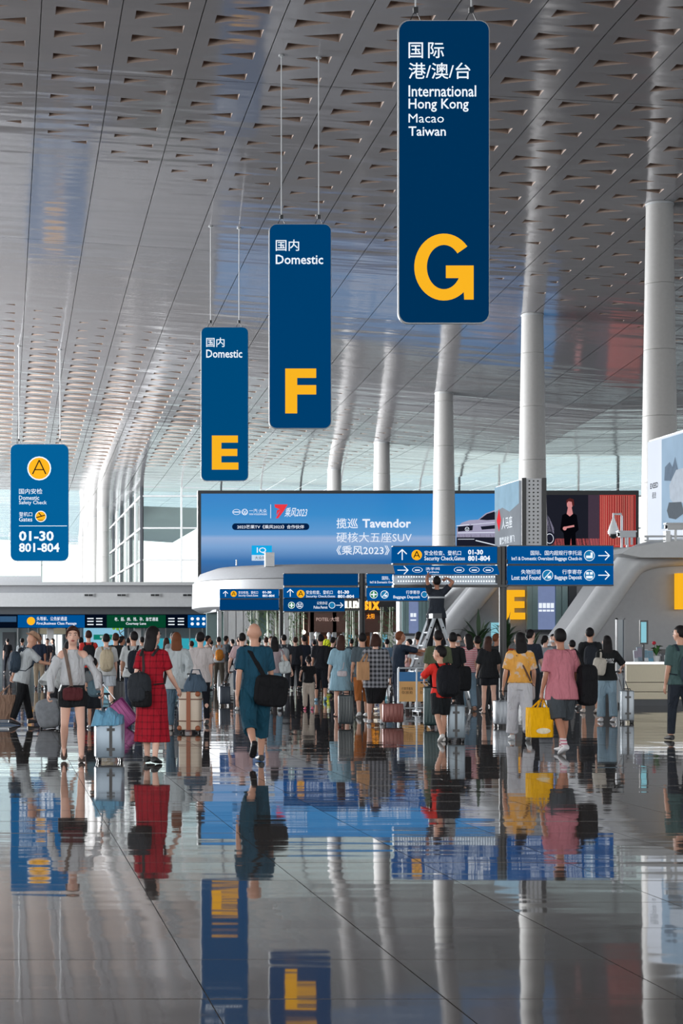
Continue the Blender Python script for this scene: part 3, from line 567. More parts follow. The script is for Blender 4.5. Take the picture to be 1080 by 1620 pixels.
m = MB(); text_into(m, 'S', 574, 951, 582, 965, D3-.56, bold=.05, depth=.12); text_into(m, 'I', 583.5, 951, 586.5, 965, D3-.56, bold=.05, depth=.12); text_into(m, 'X', 588, 951, 600, 965, D3-.56, bold=.05, depth=.12); kp('shop_lettering', E('orange letters', (255, 160, 40), 1.6), m)
m = MB(); text_into(m, 'POTEL·大馆', 500, 976, 536, 983, D3+1.1, bold=.02); kp('shop_lettering', E('soft letters', (220, 190, 180), .8), m)
m = MB(); text_into(m, '太阳', 580, 971, 592, 979, D3+1.1, bold=.04); kp('orange_mark', E('orange letters', (255, 160, 40), 1.6), m)
for px in (474, 516, 540, 555, 600, 630):
    m = MB(); m.box((kx(px)-.05, D3+2, 0), (kx(px)+.05, D3+2.1, z0)); kp('shop_post', STEEL, m)
for px in (520, 545, 560, 618):
    m = MB(); m.box((kx(px), D3+5.6, 0), (kx(px+13), D3+6.2, WZ(1005, D3))); kp('display_shelf', M('shelf orange wood', (168, 96, 54), rough=.4), m)
for px, c in ((524, (60, 120, 170)), (548, (90, 180, 205)), (604, (120, 190, 215))):
    m = MB(); quad(m, px, 1004, px+8, 1030, D3+5.3, t=.04); kp('display_poster', E('poster %d' % px, c, .7), m)
for px, py in ((594, 1002), (527, 990), (560, 992), (480, 1000)):
    m = MB(); p = W(px, py, D3+3); m.ell(p, (.11, .11, .11)); m.tube([p, (p.x, p.y, z0)], .01, 4); kp('pendant_lamp', E('lamp bulb', (255, 240, 220), 3), m, True)
m = MB(); m.box((kx(378), D3+1.1, WZ(893, D3)), (kx(379.5), D3+1.3, WZ(884, D3))); kp('roof_post', LGREY, m)
c = W(426, 879, D3+1.5); m = MB(); m.box((c.x-.22, c.y-.2, z3-.1), (c.x+.22, c.y+.2, c.z+.15)); kp('roof_box', WHITE, m)
# ---------------------------------------------------------------- check-in islands (facades face the camera)
def island(Y, beam, wall_left_px, letter, label, panels=(), deck_px=None):
    xl = WX(wall_left_px, Y); xr = 46; topz = 4.35; org = (xl, Y, 0)
    t = thing('check_in_island', org, label, 'counter'); P = lambda px, py: (WX(px, Y), WZ(py, Y))
    def bp_(name, mat, m, sm=False): return rebase(m, org).build(name, mat, t, sm)
    pts = [P(*q) for q in beam]
    # wall below / right of the beam
    wp = [(pts[0][0]+.1, 0)]+[(x+.05, z) for x, z in pts]+[(xr, pts[-1][1]), (xr, 0)]
    m = MB(); m.prism(wp, Y+.35, Y+3.2); bp_('wall', GREY, m)
    ms = MB(); n = 14; c3 = [Vector((x, Y+.3, z)) for x, z in pts]
    # smooth the centre line
    cc = [];
    for i in range(len(c3)-1):
        p0, p1, p2, p3 = c3[max(i-1, 0)], c3[i], c3[i+1], c3[min(i+2, len(c3)-1)]
        for k in range(5):
            u = k/5; cc.append(.5*((2*p1)+(p2-p0)*u+(2*p0-5*p1+4*p2-p3)*u*u+(3*p1-p0-3*p2+p3)*u**3))
    cc += [c3[-1], Vector((xr, Y+.3, pts[-1][1]))]; ms.tube(cc, [.4]*len(cc), n, flat=.9, side=(0, 1, 0)); bp_('edge_beam', M('beam light grey', (200, 202, 205), rough=.35), ms, True)
    return t, org, bp_, P
BF = [(868, 1075), (893, 1043), (936, 985), (980, 922), (1002, 893), (1022, 881), (1050, 875), (1085, 872)]
t, org, bp_, P = island(48, BF, 893, 'F', 'nearest grey check-in island with a sloping edge beam and yellow letter at the right edge')
m = MB(); q = [P(968, 878), P(985, 868), P(1030, 860), P(1090, 856)]; q = [(x, z) for x, z in q]+[(46, q[-1][1]), (46, WZ(884, 48)), P(1000, 884)]; m.prism(q, 47.3, 53); bp_('deck', LGREY, m)
m = MB(); q = [P(935, 905), P(970, 876), P(1000, 880), P(985, 905)]; m.prism(q, 50, 52.6); bp_('deck_return', WHITE, m)
m = MB(); text_into(m, 'F', 1069, 907, 1106, 964, 48.1, bold=.045, depth=.12); bp_('island_letter', SY, m)
m = MB(); 
for px in (990, 999, 1010, 1024): m.tube([(WX(px, 50), 50, WZ(862, 50)), (WX(px, 50), 50, WZ(850, 50))], .03, 6)
x0 = WX(1019, 47.4); m.box((x0, 47.4, WZ(850, 47.4)), (46, 47.46, WZ(847, 47.4))); m.box((x0, 47.4, WZ(856, 47.4)), (46, 47.46, WZ(854, 47.4)))
for k in range(6): m.box((x0+.6+k*1.5, 47.38, WZ(862, 47.4)), (x0+.68+k*1.5, 47.48, WZ(846, 47.4)))
bp_('railing', M('rail grey', (176, 180, 184), rough=.4), m)
m = MB(); quad(m, 1051, 840, 1058, 858, 47.44, t=.1); bp_('rail_box', WHITE, m)
m = MB(); p = W(1035, 864, 48); m.box((p.x, 47.98, p.z-.04), (46, 48.1, p.z+.02)); bp_('shadow_gap', BLACK, m)
BE = [(655, 1078), (690, 1030), (708, 1005), (738, 966), (768, 930), (790, 903), (806, 890), (830, 884), (860, 882)]
t, org, bp_, P = island(62.5, BE, 690, 'E', 'middle grey check-in island with the yellow letter E, behind the nearest sign')
m = MB(); q = [P(770, 905), P(800, 882), P(860, 872)]; q += [(46, q[-1][1]), (46, WZ(890, 62.5)), P(800, 890)]; m.prism(q, 62.7, 67.5); bp_('deck', LGREY, m)
m = MB(); text_into(m, 'E', 801, 933.5, 829, 980, 62.7, bold=.045, depth=.12); bp_('island_letter', SY, m)
GP = M('pale green glass panel', (140, 170, 172), rough=.2); SCRB = E('advert pale blue', (150, 168, 215), .55)
for x0, x1, mt in ((833, 841, GP), (841.5, 850, GP), (851, 877, SCRB), (878.5, 887, GP), (888, 897, GP)):
    m = MB(); quad(m, x0, 926, x1, 996, 62.75, t=.05); bp_('screen_panel', mt, m)
m = MB(); quad(m, 832, 996, 898, 1000, 62.7, t=.1); bp_('panel_sill', DGREY, m)
m = MB(); quad(m, 898, 926, 911, 1001, 62.75, t=.06); quad(m, 911, 980, 930, 1003, 62.76, t=.05); bp_('dark_panel', M('panel charcoal', (52, 58, 66), rough=.4), m)
m = MB(); quad(m, 911, 926, 930, 979, 62.76, t=.05); bp_('grey_panel', GREY, m)
m = MB(); [quad(m, x, 954, x+5, 962, 62.68, t=.01) or quad(m, x, 964.5, x+5, 967.5, 62.68, t=.01) for x in (852, 858.3, 864.6, 870.9)]; bp_('panel_print', SW_, m)
m = MB(); quad(m, 777, 985, 789, 1012, 62.6, t=.05); bp_('kiosk_screen', E('kiosk cyan', (150, 215, 230), .8), m)
m = MB(); m.prism([P(830, 1075), P(830, 1004), P(892, 1004), P(892, 1075)], 62.3, 62.8); bp_('plinth', LGREY, m)
BD = [(618, 1070), (640, 1040), (668, 1005), (700, 968), (730, 938), (752, 922), (780, 914), (820, 912)]
t, org, bp_, P = island(77, BD, 640, 'D', 'far pale check-in island seen behind the stepladder')
m = MB(); quad(m, 629, 930, 700, 1076, 76.9, t=.3); bp_('end_wall', WHITE, m)
for x0, x1, mt in ((636, 640.5, GP), (641, 646, GP), (647, 661, SCRB), (662, 667, GP), (667.5, 673, GP), (674, 680, GP)):
    m = MB(); quad(m, x0, 950, x1, 1002, 76.5, t=.05); bp_('screen_panel', mt, m)
m = MB(); quad(m, 635, 1002, 681, 1006, 76.45, t=.08); bp_('panel_sill', DGREY, m)
m = MB(); quad(m, 649, 970, 653, 976, 76.4, t=.01); quad(m, 654, 970, 658, 976, 76.4, t=.01); quad(m, 649, 980, 658, 982, 76.4, t=.01); bp_('panel_print', SW_, m)
m = MB(); m.prism([P(628, 1077), P(645, 1012), P(656, 1006), P(720, 1006), P(720, 1077)], 75.8, 76.3); bp_('sloping_plinth', WHITE, m)
# advertising boxes standing on the decks
def adbox(x, ya, yb, z0, z1, wdt, label, mat, holes):
    org = (x, ya, z0); t = thing('advertising_box', org, label, 'screen')
    m = MB(); m.box((x+.02, ya+.02, z0), (x+wdt, yb, z1)); rebase(m, org).build('casing', M('casing grey', (214, 216, 220), rough=.4), t)
    m = MB(); m.box((x-.03, ya+.12, z0+.02), (x+.02, yb-.05, z1-.05)); f = rebase(m, org).build('picture', mat, t)
    for p, q in ((x, x+.14), (x+wdt-.12, x+wdt+.02)):
        m = MB(); m.box((p, ya-.03, z0), (q, ya+.02, z1+.02)); rebase(m, org).build('edge_strip', BLACK, t)
    if holes:
        m = MB(); n = 18
        for k in range(n):
            for j in range(3):
                cx = x+.22+.14*j+.03; cz = z0+.12+(z1-z0-.2)*k/(n-1); m.prism([(cx+.028*math.cos(a*math.pi/4), cz+.028*math.sin(a*math.pi/4)) for a in range(8)], ya-.0, ya+.03)
        rebase(m, org).build('perforations', BLACK, t)
    return t, org
def sidepoly(t, org, x, mat, name, pts):     # pts in (y, z) on the left face
    m = MB(); m.add([(x, y, z) for y, z in pts], [tuple(range(len(pts)))]); rebase(m, org).build(name, mat, t)
XE = WX(825, 62)
t, org = adbox(XE, 62, 65.3, 4.56, WZ(757, 62), .78, 'advertising box with a perforated end, on the middle island', E('ad grey photo', (172, 180, 190), .55, var=.25, scale=1.2), True)
sidepoly(t, org, XE-.05, E('ad sky', (170, 205, 228), .7, var=.2, scale=2), 'picture_sky', [(62.15, 6.85), (65.2, 6.85), (65.2, 6.0), (64.2, 6.1), (63.3, 5.9), (62.15, 6.1)])
sidepoly(t, org, XE-.06, E('screen red', (240, 60, 70), .9), 'red_shape', [(64.6, 6.1), (64.9, 5.7), (64.6, 5.3), (64.35, 5.7)])
def sidetext(t, org, x, s, y0, y1, z0, z1, mat, bold=.02):
    m = MB(); text_into(m, s, 0, 0, 100, 30, 10, bold=bold); xs = [v[0] for v in m.v]; zs = [v[2] for v in m.v]; ax, bx, az, bz = min(xs), max(xs), min(zs), max(zs)
    m.v = [(x, y0+(v[0]-ax)/(bx-ax)*(y1-y0), z0+(v[2]-az)/(bz-az)*(z1-z0)) for v in m.v]; rebase(m, org).build('lettering', mat, t)
sidetext(t, org, XE-.07, '人马座', 64.2, 62.9, 5.35, 5.75, SW_); sidetext(t, org, XE-.07, '蓄势待发 腾飞', 64.5, 62.6, 4.85, 5.1, SW_)
XF = WX(1025, 50.9)
t, org = adbox(XF, 47.6, 50.9, 4.14, WZ(697, 50.9), .9, 'bright pale advertising box with an off-road car picture, at the right edge', E('ad pale', (226, 234, 246), 1.0, var=.05, scale=1), True)
sidepoly(t, org, XF-.04, E('ad mist blue', (166, 192, 216), .85, var=.2, scale=1.1), 'picture_mist', [(47.75, 4.5), (49.75, 4.5), (49.75, 6.85), (47.75, 6.85)])
sidepoly(t, org, XF-.06, E('ad rock', (128, 146, 166), .7, var=.3, scale=5), 'picture_rocks', [(49.5, 5.75), (49.45, 6.1), (49.1, 6.2), (48.9, 6.05), (48.7, 6.3), (48.4, 5.8), (49.0, 5.7)])
sidepoly(t, org, XF-.07, E('ad car', (196, 208, 222), .8, var=.2, scale=6), 'picture_car', [(49.05, 5.25), (49.1, 5.6), (48.9, 5.75), (48.6, 5.95), (48.0, 5.95), (48.0, 5.1), (48.6, 5.0)])
sidepoly(t, org, XF-.08, E('ad shadow', (120, 130, 140), .6), 'picture_shadow', [(49.25, 4.95), (49.1, 5.15), (48.2, 5.1), (48.0, 4.8), (48.6, 4.68), (49.1, 4.75)])
sidetext(t, org, XF-.05, 'EXEED', 50.6, 50.0, 5.62, 5.76, SK); sidetext(t, org, XF-.05, '星途', 50.45, 50.15, 5.35, 5.52, SK)
# bullet cameras and dome camera on the island decks
def cctv(px, py, d, label, dome=False):
    p = W(px, py, d); base = WZ(861, d) if d < 48 else WZ(866, 48)+.12; org = (p.x, d, base); t = thing('security_camera', org, label, 'camera')
    m = MB(); 
    if dome:
        m.tube([(p.x+.22, d, base), (p.x+.22, d, p.z+.35), (p.x+.2, d, p.z+.42), (p.x, d, p.z+.42), (p.x, d, p.z+.25)], .035, 8); rebase(m, org).build('bracket', WHITE, t, True)
        m = MB(); m.loft([((p.x, d, p.z+.3), (.03, 0, 0), (0, .03, 0)), ((p.x, d, p.z+.1), (.1, 0, 0), (0, .1, 0)), ((p.x, d, p.z-.05), (.15, 0, 0), (0, .15, 0)), ((p.x, d, p.z-.12), (.14, 0, 0), (0, .14, 0))], 16); rebase(m, org).build('housing', WHITE, t, True)
        m = MB(); m.ell((p.x, d, p.z-.13), (.11, .11, .11)); rebase(m, org).build('lens_dome', BLACK, t, True)
    else:
        m.tube([(p.x, d, base-.06), (p.x, d, p.z)], .035, 8); rebase(m, org).build('bracket', WHITE, t, True)
        m = MB(); m.box((p.x-.22, d-.08, p.z), (p.x+.2, d+.08, p.z+.14)); m.box((p.x-.27, d-.1, p.z+.13), (p.x+.22, d+.1, p.z+.17)); rebase(m, org).build('housing', LGREY, t)
        m = MB(); m.tube([(p.x-.27, d, p.z+.07), (p.x-.2, d, p.z+.07)], .05, 10); rebase(m, org).build('lens', BLACK, t)
cctv(970, 838, 50.5, 'teardrop dome camera on a crooked pole, in front of the red curtain picture', True)
cctv(992, 850, 50.0, 'white bullet camera on a short pole, right of the dome camera')
cctv(1068, 838, 47.42, 'grey bullet camera on the railing under the pale advertising box')
# ---------------------------------------------------------------- people: bodies grown from joints, fused into one surface
SKINS = {'l': M('skin light', (226, 180, 160), rough=.55, var=.05), 'm': M('skin medium', (206, 156, 132), rough=.55, var=.05), 'd': M('skin tanned', (178, 124, 100), rough=.55, var=.05)}
HAIRS = {'k': M('hair black', (26, 23, 25), rough=.62, spec=.2, bump=.01), 'b': M('hair dark brown', (62, 38, 32), rough=.62, spec=.2, bump=.01), 'a': M('hair auburn', (112, 66, 42), rough=.62, spec=.2, bump=.01), 'g': M('hair greying', (78, 74, 74), rough=.6, spec=.2, bump=.01)}
EYEW = M('eye white', (225, 222, 218), rough=.3); EYEK = M('iris dark', (30, 22, 20), rough=.2); LIP = M('lips', (172, 92, 88), rough=.4)
JOBS = []
def job(mb, voxel, sm, it, done): JOBS.append((mb, voxel, sm, it, done))
def run_jobs():
    obs = []
    for mb, vx, smf, it, done in JOBS:
        me = bpy.data.meshes.new('j'); me.from_pydata(mb.v, [], mb.f); bm = bmesh.new(); bm.from_mesh(me); bmesh.ops.recalc_face_normals(bm, faces=bm.faces); bm.to_mesh(me); bm.free()
        o = bpy.data.objects.new('j', me); TMP.collection.objects.link(o)
        r = o.modifiers.new('r', 'REMESH'); r.mode = 'VOXEL'; r.voxel_size = vx; r.adaptivity = 0
        if it: q = o.modifiers.new('s', 'SMOOTH'); q.iterations = it; q.factor = smf
        obs.append((o, done))
    TMP.view_layers[0].update(); dg = TMP.view_layers[0].depsgraph
    for o, done in obs:
        me = bpy.data.meshes.new_from_object(o.evaluated_get(dg), depsgraph=dg); done(me)
    for o, _ in obs: bpy.data.objects.remove(o)
    JOBS.clear()
def join_mesh(me, mb, off):                  # append hand and face detail to an evaluated mesh
    vs_ = [tuple(v.co) for v in me.vertices]; fs = [tuple(p.vertices) for p in me.polygons]; n = len(vs_)
    out = bpy.data.meshes.new('body'); out.from_pydata(vs_+mb.v, [], fs+[tuple(i+n for i in f) for f in mb.f])
    out.polygons.foreach_set('material_index', [0]*len(fs)+mb.m); bpy.data.meshes.remove(me)
    out.polygons.foreach_set('use_smooth', [True]*len(out.polygons)); return out
def rotx(v, a): c, s = math.cos(a), math.sin(a); return Vector((v.x, v.y*c-v.z*s, v.y*s+v.z*c))
PEOPLE = {}
def person(label, px, fy, H=1.7, head=0, w=1.0, sk='l', legs=(0, 0, 0, 0), arms=((4, 6, 12), (4, 6, 12)), lean=0, top=('tee', (200, 200, 200)), bottom=('trousers', (40, 40, 45)), hair=('short', 'k'),
           shoe=(40, 40, 42), turn=(0, 0), belly=1.0, group=None, name='person', key=None, z0=0, dx=0, socks=None, spread=2.5, dist=None, hat=None, mask=False):
    d = dist or 4500/(fy-HY); fem = 'f' in str(top[2:3]) ; k = H/1.7
    org = Vector((WX(px, d)+dx, d, z0)); Rz = Matrix.Rotation(R(head), 3, 'Z')
    near = d < 33; vx = .0125 if near else (.017 if d < 50 else .024)
    hipz0 = .52*H; sides = (-1, 1)
    def leg(i):
        f, b = R(legs[2*i]), R(legs[2*i+1]); s = sides[i]; hip = Vector((s*.085*w*k, 0, hipz0)); sp_ = math.sin(R(spread))*s
        kn = hip+Vector((sp_, math.sin(f), -math.cos(f))).normalized()*.245*H; g = f-b
        an = kn+Vector((sp_*.3, math.sin(g), -math.cos(g))).normalized()*.235*H; return hip, kn, an, g
    L_ = [leg(0), leg(1)]; low = []
    feet = []
    for hip, kn, an, g in L_:
        p = max(0, min(R(55), -g-R(8))) if g < 0 else -min(R(14), g*.5)
        fd = Vector((0, math.cos(p), -math.sin(p))); up = Vector((0, math.sin(p), math.cos(p)))
        feet.append((fd, up)); heel = an-fd*.05*k-up*.075*k; toe = an+fd*.17*k-up*.075*k; low.append(min(heel.z, toe.z))
    dz = -min(low); 
    L_ = [(h+Vector((0, 0, dz)), kn+Vector((0, 0, dz)), an+Vector((0, 0, dz)), g) for h, kn, an, g in L_]
    pel = Vector((0, 0, hipz0+dz)); la = R(-lean)
    T = lambda x, y, z: pel+rotx(Vector((x*k, y*k, z*k)), la)
    U = lambda x, y, z: rotx(Vector((x*k, y*k, z*k)), la)
    sh = [T(-.157*w, -.01, .49), T(.157*w, -.01, .49)]
    # arms
    A_ = []
    for i, spec in enumerate(arms):
        s = sides[i]; S = sh[i]; l1, l2 = .172*H, .150*H
        if spec[0] == 't':
            tw = W(spec[1], spec[2], d+spec[3]); tgt = Rz.inverted() @ (tw-org)
            v = tgt-S; D = min(v.length, (l1+l2)*.985); v.normalize(); tgt = S+v*D
            a = (l1*l1-l2*l2+D*D)/(2*D); h = math.sqrt(max(0, l1*l1-a*a)); pole = Vector((s*.35, -.8, -.3)); pole = (pole-v*pole.dot(v)).normalized(); E_ = S+v*a+pole*h; Wr = tgt
            grip = True
        else:
            f, ab, e = R(spec[0]), R(spec[1]), R(spec[2]); dr_ = Vector((s*math.sin(ab), math.sin(f)*math.cos(ab), -math.cos(f)*math.cos(ab))); E_ = S+dr_*l1
            f2 = f+e; ab2 = ab*(.4 if len(spec) < 4 else spec[3]); dr2 = Vector((s*math.sin(ab2), math.sin(f2)*math.cos(ab2), -math.cos(f2)*math.cos(ab2))); Wr = E_+dr2*l2; grip = False
        A_.append((S, E_, Wr, grip))
    # --- body
    b = MB(); wf = w
    rings = [(T(0, 0, -.05), U(.135*wf, 0, 0), U(0, .095*belly, 0)), (T(0, 0, .03), U(.158*wf, 0, 0), U(0, .108*belly, 0)), (T(0, 0, .16), U(.132*wf, 0, 0), U(0, .098*belly, 0)), (T(0, 0, .30), U(.145*wf, 0, 0), U(0, .108*(belly*.5+.5), 0)), (T(0, -.005, .42), U(.158*wf, 0, 0), U(0, .105, 0)), (T(0, -.01, .50), U(.135*wf, 0, 0), U(0, .075, 0)), (T(0, -.01, .545), U(.07, 0, 0), U(0, .058, 0))]
    b.loft(rings, 16)
    hc = T(0, .02, .712)
    b.tube([T(0, -.01, .52), T(0, 0, .58), T(0, .01, .66)], [.06*k, .052*k, .054*k], 12, caps=True)
    Rh = Matrix.Rotation(-R(turn[0]), 3, 'Z') @ Matrix.Rotation(R(turn[1])+la*.5, 3, 'X'); hs = k*1.07 if H > 1.45 else k*1.24
    if H < 1.45: hc = hc+Vector((0, 0, .012))
    HP = lambda x, y, z: hc+Rh @ Vector((x*hs, y*hs, z*hs))
    b.ell(hc+Rh @ Vector((0, -.008*hs, .018*hs)), (.076*hs, .094*hs, .098*hs), 16, 0, Rh)
    b.ell(HP(0, .018, -.04), (.058*hs, .068*hs, .07*hs), 14, 0, Rh)                      # jaw
    b.tube([HP(0, .082, .012), HP(0, .1, -.022)], [.009*hs, .015*hs], 6, caps=True)        # nose
    for s in sides: b.ell(HP(s*.078, -.006, -.004), (.012*hs, .02*hs, .032*hs), 8, 0, Rh)
    for i, (hip, kn, an, g) in enumerate(L_):
        b.tube([hip+Vector((0, 0, .03)), (hip*2+kn)/3, kn], [.088*k*wf**.5, .078*k*wf**.5, .052*k], 12, caps=True)
        cm = kn+(an-kn)*.3+Vector((0, -.012*k, 0)); b.tube([kn, cm, an], [.05*k, .054*k, .034*k], 12, caps=True)
        fd, up = feet[i]; b.tube([an-up*.02*k, an+fd*.07*k-up*.04*k, an+fd*.14*k-up*.055*k], [.036*k, .034*k, .025*k], 8, caps=True)
    for i, (S, E_, Wr, grip) in enumerate(A_):
        s = sides[i]; b.tube([T(s*.09*w, -.01, .486), S], [.045*k, .046*k], 10, caps=True); b.tube([S, (S+E_)/2, E_], [.05*k, .044*k, .036*k], 10, caps=True); b.tube([E_, E_+(Wr-E_)*.3, Wr], [.037*k, .037*k, .024*k], 10, caps=True)
        dr_ = (Wr-E_).normalized(); b.tube([Wr-dr_*.01, Wr+dr_*.035*k], [.024*k, .02*k], 8, caps=True)
    # --- hands and face appended after fusing
    hd = MB(); hands = []
    for i, (S, E_, Wr, grip) in enumerate(A_):
        s = sides[i]; dr_ = (Wr-E_).normalized()
        if grip: dr_ = (dr_*.5+Vector((0, 0, -1))*.5).normalized()
        inn = Vector((-s, 0, 0)); inn = (inn-dr_*inn.dot(dr_)).normalized(); fw = inn.cross(dr_)*s*-1
        if fw.dot(Vector((0, 1, 0))) < 0 and abs(fw.y) > .1: fw = -fw
        pr = []
        for t_, wd, th in ((-.012, .022, .019), (.02, .034, .017), (.055, .041, .016), (.085, .040, .013)): pr.append((Wr+dr_*t_*k, fw*wd*k, inn*th*k))
        hd.loft(pr, 10); base = Wr+dr_*.082*k; c = 1.15 if grip else .32
        for q, (o_, ln) in enumerate(((-.029, .058), (-.010, .074), (.010, .08), (.029, .072))):
            p0 = base+fw*o_*k-dr_*.006; d1 = (dr_*math.cos(c*.5)+inn*math.sin(c*.5)); d2 = (dr_*math.cos(c*1.3)+inn*math.sin(c*1.3)); d3 = (dr_*math.cos(c*2)+inn*math.sin(c*2))
            p1 = p0+d1*ln*.45*k; p2 = p1+d2*ln*.32*k; p3 = p2+d3*ln*.23*k; hd.tube([p0, p1, p2, p3], [.0095*k, .009*k, .0082*k, .007*k], 6, caps=True)
        t0 = Wr+dr_*.025*k+fw*.028*k; td = (dr_*.65+fw*.65+inn*.35).normalized(); t2 = (dr_*.85+fw*.15+inn*.5).normalized(); hd.tube([t0, t0+td*.035*k, t0+td*.035*k+t2*.028*k], [.0115*k, .0105*k, .008*k], 6, caps=True)
        hands.append(org+Rz @ (Wr+dr_*.075*k+inn*.02*k))
    for s in sides:
        hd.ell(HP(s*.031, .0795, .016), (.014*hs, .007*hs, .0062*hs), 8, 1, Rh, m=4); hd.ell(HP(s*.031, .0855, .016), (.007*hs, .004*hs, .0062*hs), 8, 2, Rh, m=4)
        hd.tube([HP(s*.014, .09, .034), HP(s*.031, .09, .04), HP(s*.05, .078, .036)], [.003*hs, .0042*hs, .0025*hs], 5, mi=4)
    hd.tube([HP(-.024, .079, -.052), HP(-.008, .0885, -.049), HP(.008, .0885, -.049), HP(.024, .079, -.052)], [.0025*hs, .0055*hs, .0055*hs, .0025*hs], 6, mi=3)
    hd.tube([HP(-.02, .08, -.057), HP(0, .0875, -.06), HP(.02, .08, -.057)], [.002*hs, .006*hs, .002*hs], 6, mi=3)
    HM = HAIRS[hair[1]]; ROOT = {}
    root = bpy.data.objects.new(name, bpy.data.meshes.new('empty')); COL.objects.link(root); root.location = org; root.rotation_euler = (0, 0, R(head)); tag(root, label, 'person', group)
    def body_done(me):
        m2 = join_mesh(me, hd, 0)
        for q in (SKINS[sk], EYEW, EYEK, LIP, HM): m2.materials.append(q)
        m2.name = 'person_body'; root.data = m2
    job(b, vx, .5, 4 if near else 2, body_done)
    def child(nm, mb, mat, voxel=vx, it=3, lab=None):
        def done(me):
            me.materials.clear(); me.materials.append(mat); me.polygons.foreach_set('use_smooth', [True]*len(me.polygons)); o = link(nm, me, root)
            if lab: o['label'] = lab
        job(mb, voxel, .5, it, done)
    def mt(c): return c if not isinstance(c, tuple) else (cloth(*c[:3]) if len(c) == 3 else cloth(*c[:3], kind=c[3], col2=c[4] if len(c) > 4 else None))
    # --- top: (kind, colour, sleeve, hem z, loose)
    kind, tc_ = top[0], mt(top[1]); sl = top[2] if len(top) > 2 else .62; hem = top[3] if len(top) > 3 else -.06; lo = top[4] if len(top) > 4 else .018
    g = MB(); q = lo; flare = lo*1.3
    if kind != 'none':
        bk = belly
        rr = []
        if hem < 0: rr.append((T(0, 0, hem), U(.158*wf+q+flare, 0, 0), U(0, .108*bk+q+flare, 0)))
        rr += [(T(0, 0, max(hem, .02)), U(.155*wf+q+flare*.7, 0, 0), U(0, .108*bk+q+flare*.5, 0)), (T(0, 0, max(hem+.03, .16)), U(.138*wf+q, 0, 0), U(0, .103*bk+q, 0)), (T(0, 0, .30), U(.146*wf+q*.8, 0, 0), U(0, .112*(bk*.5+.5)+q, 0)), (T(0, -.005, .42), U(.158*wf+q*.6, 0, 0), U(0, .11+q*.5, 0)), (T(0, -.01, .50), U(.14*wf+.014, 0, 0), U(0, .082+q*.4, 0)), (T(0, -.008, .548), U(.074, 0, 0), U(0, .064, 0))]
        g.loft(rr, 16)
        if sl > 0:
            for i, (S, E_, Wr, grip) in enumerate(A_):
                s = sides[i]; r0 = .054+q*.5; pts = [T(s*.045*w, -.01, .505), T(s*.1*w, -.01, .495), S]; rs = [(.053+q*.2)*k, (.062+q*.3)*k, (r0+.007)*k]
                if sl <= 1: pts.append(S+(E_-S)*sl); rs.append((r0+.006)*k)
                else:
                    pts += [E_, E_+(Wr-E_)*(sl-1)]; rs += [(.048+q*.8)*k, (.036+q*.7)*k]
                g.tube(pts, rs, 12); g.tube([S+Vector((0, 0, .002)), S+(E_-S)*.25], [(.06+q*.4)*k, (.058+q*.5)*k], 12, caps=True)
        nm = {'tee': 't_shirt', 'shirt': 'shirt', 'blouse': 'blouse', 'dress': 'dress', 'vest': 'work_vest', 'tank': 'tank_top'}[kind]
        if kind == 'dress':
            ln = top[5]; yo = (L_[0][1].y+L_[1][1].y)*.5*.4
            g.loft([(T(0, 0, .2), U(.135*wf+q, 0, 0), U(0, .1+q, 0)), (T(0, 0, .0), U(.19*wf+q, 0, 0), U(0, .15+q, 0)), (pel+Vector((0, yo*.6, -ln*.5*k)), Vector((.205*wf*k+q, 0, 0)), Vector((0, .17*k+q, 0))), (pel+Vector((0, yo, -ln*k)), Vector((top[6]*k, 0, 0)), Vector((0, top[6]*.8*k, 0)))], 18)
        child(nm, g, tc_)
        if kind == 'blouse' and len(top) > 5: pass
    # --- bottom: (kind, colour, length fraction, loose)
    kind = bottom[0]
    if kind != 'none':
        bc = mt(bottom[1]); g = MB(); q = bottom[3] if len(bottom) > 3 else .014; ln = bottom[2] if len(bottom) > 2 else 1.92
        g.loft([(T(0, 0, -.08), U(.14*wf+q, 0, 0), U(0, .1*belly+q, 0)), (T(0, 0, .02), U(.163*wf+q*.7, 0, 0), U(0, .114*belly+q*.6, 0)), (T(0, 0, .10), U(.146*wf+.008, 0, 0), U(0, .105*belly+.008, 0))], 16)
        if kind == 'skirt':
            g.loft([(T(0, 0, .05), U(.16*wf+q, 0, 0), U(0, .115+q, 0)), (pel+Vector((0, 0, -.2*k)), Vector((.175*wf*k+q, 0, 0)), Vector((0, .15*k, 0))), (pel+Vector((0, (L_[0][1].y+L_[1][1].y)*.3, -ln*k)), Vector(((bottom[4] if len(bottom) > 4 else .17)*k, 0, 0)), Vector((0, .16*k, 0)))], 16)
        else:
            for hip, kn, an, gg in L_:
                r1 = (.092*wf**.5+q)*k; r2 = (.058+q)*k; r3 = (.044+q*1.1)*k
                if kind == 'flared': r2 = (.062+q)*k; r3 = (.07+q)*k
                if ln <= 1: pts = [hip, hip+(kn-hip)*ln*.5, hip+(kn-hip)*ln]; rs = [r1, r1*.96, r1*.9 if ln < .8 else r2*1.12]
                else: pts = [hip, (hip+kn)/2, kn, kn+(an-kn)*.45, kn+(an-kn)*min(1.0, ln-1)]; rs = [r1, (r1*.6+r2*.4), r2, (r2+r3)/2, r3]
                g.tube(pts, rs, 12)
        child({'trousers': 'trousers', 'flared': 'trousers', 'shorts': 'shorts', 'skirt': 'skirt'}[kind], g, bc)
    # --- shoes
    sm_ = M('shoe_%d_%d_%d' % shoe, shoe, rough=.5)
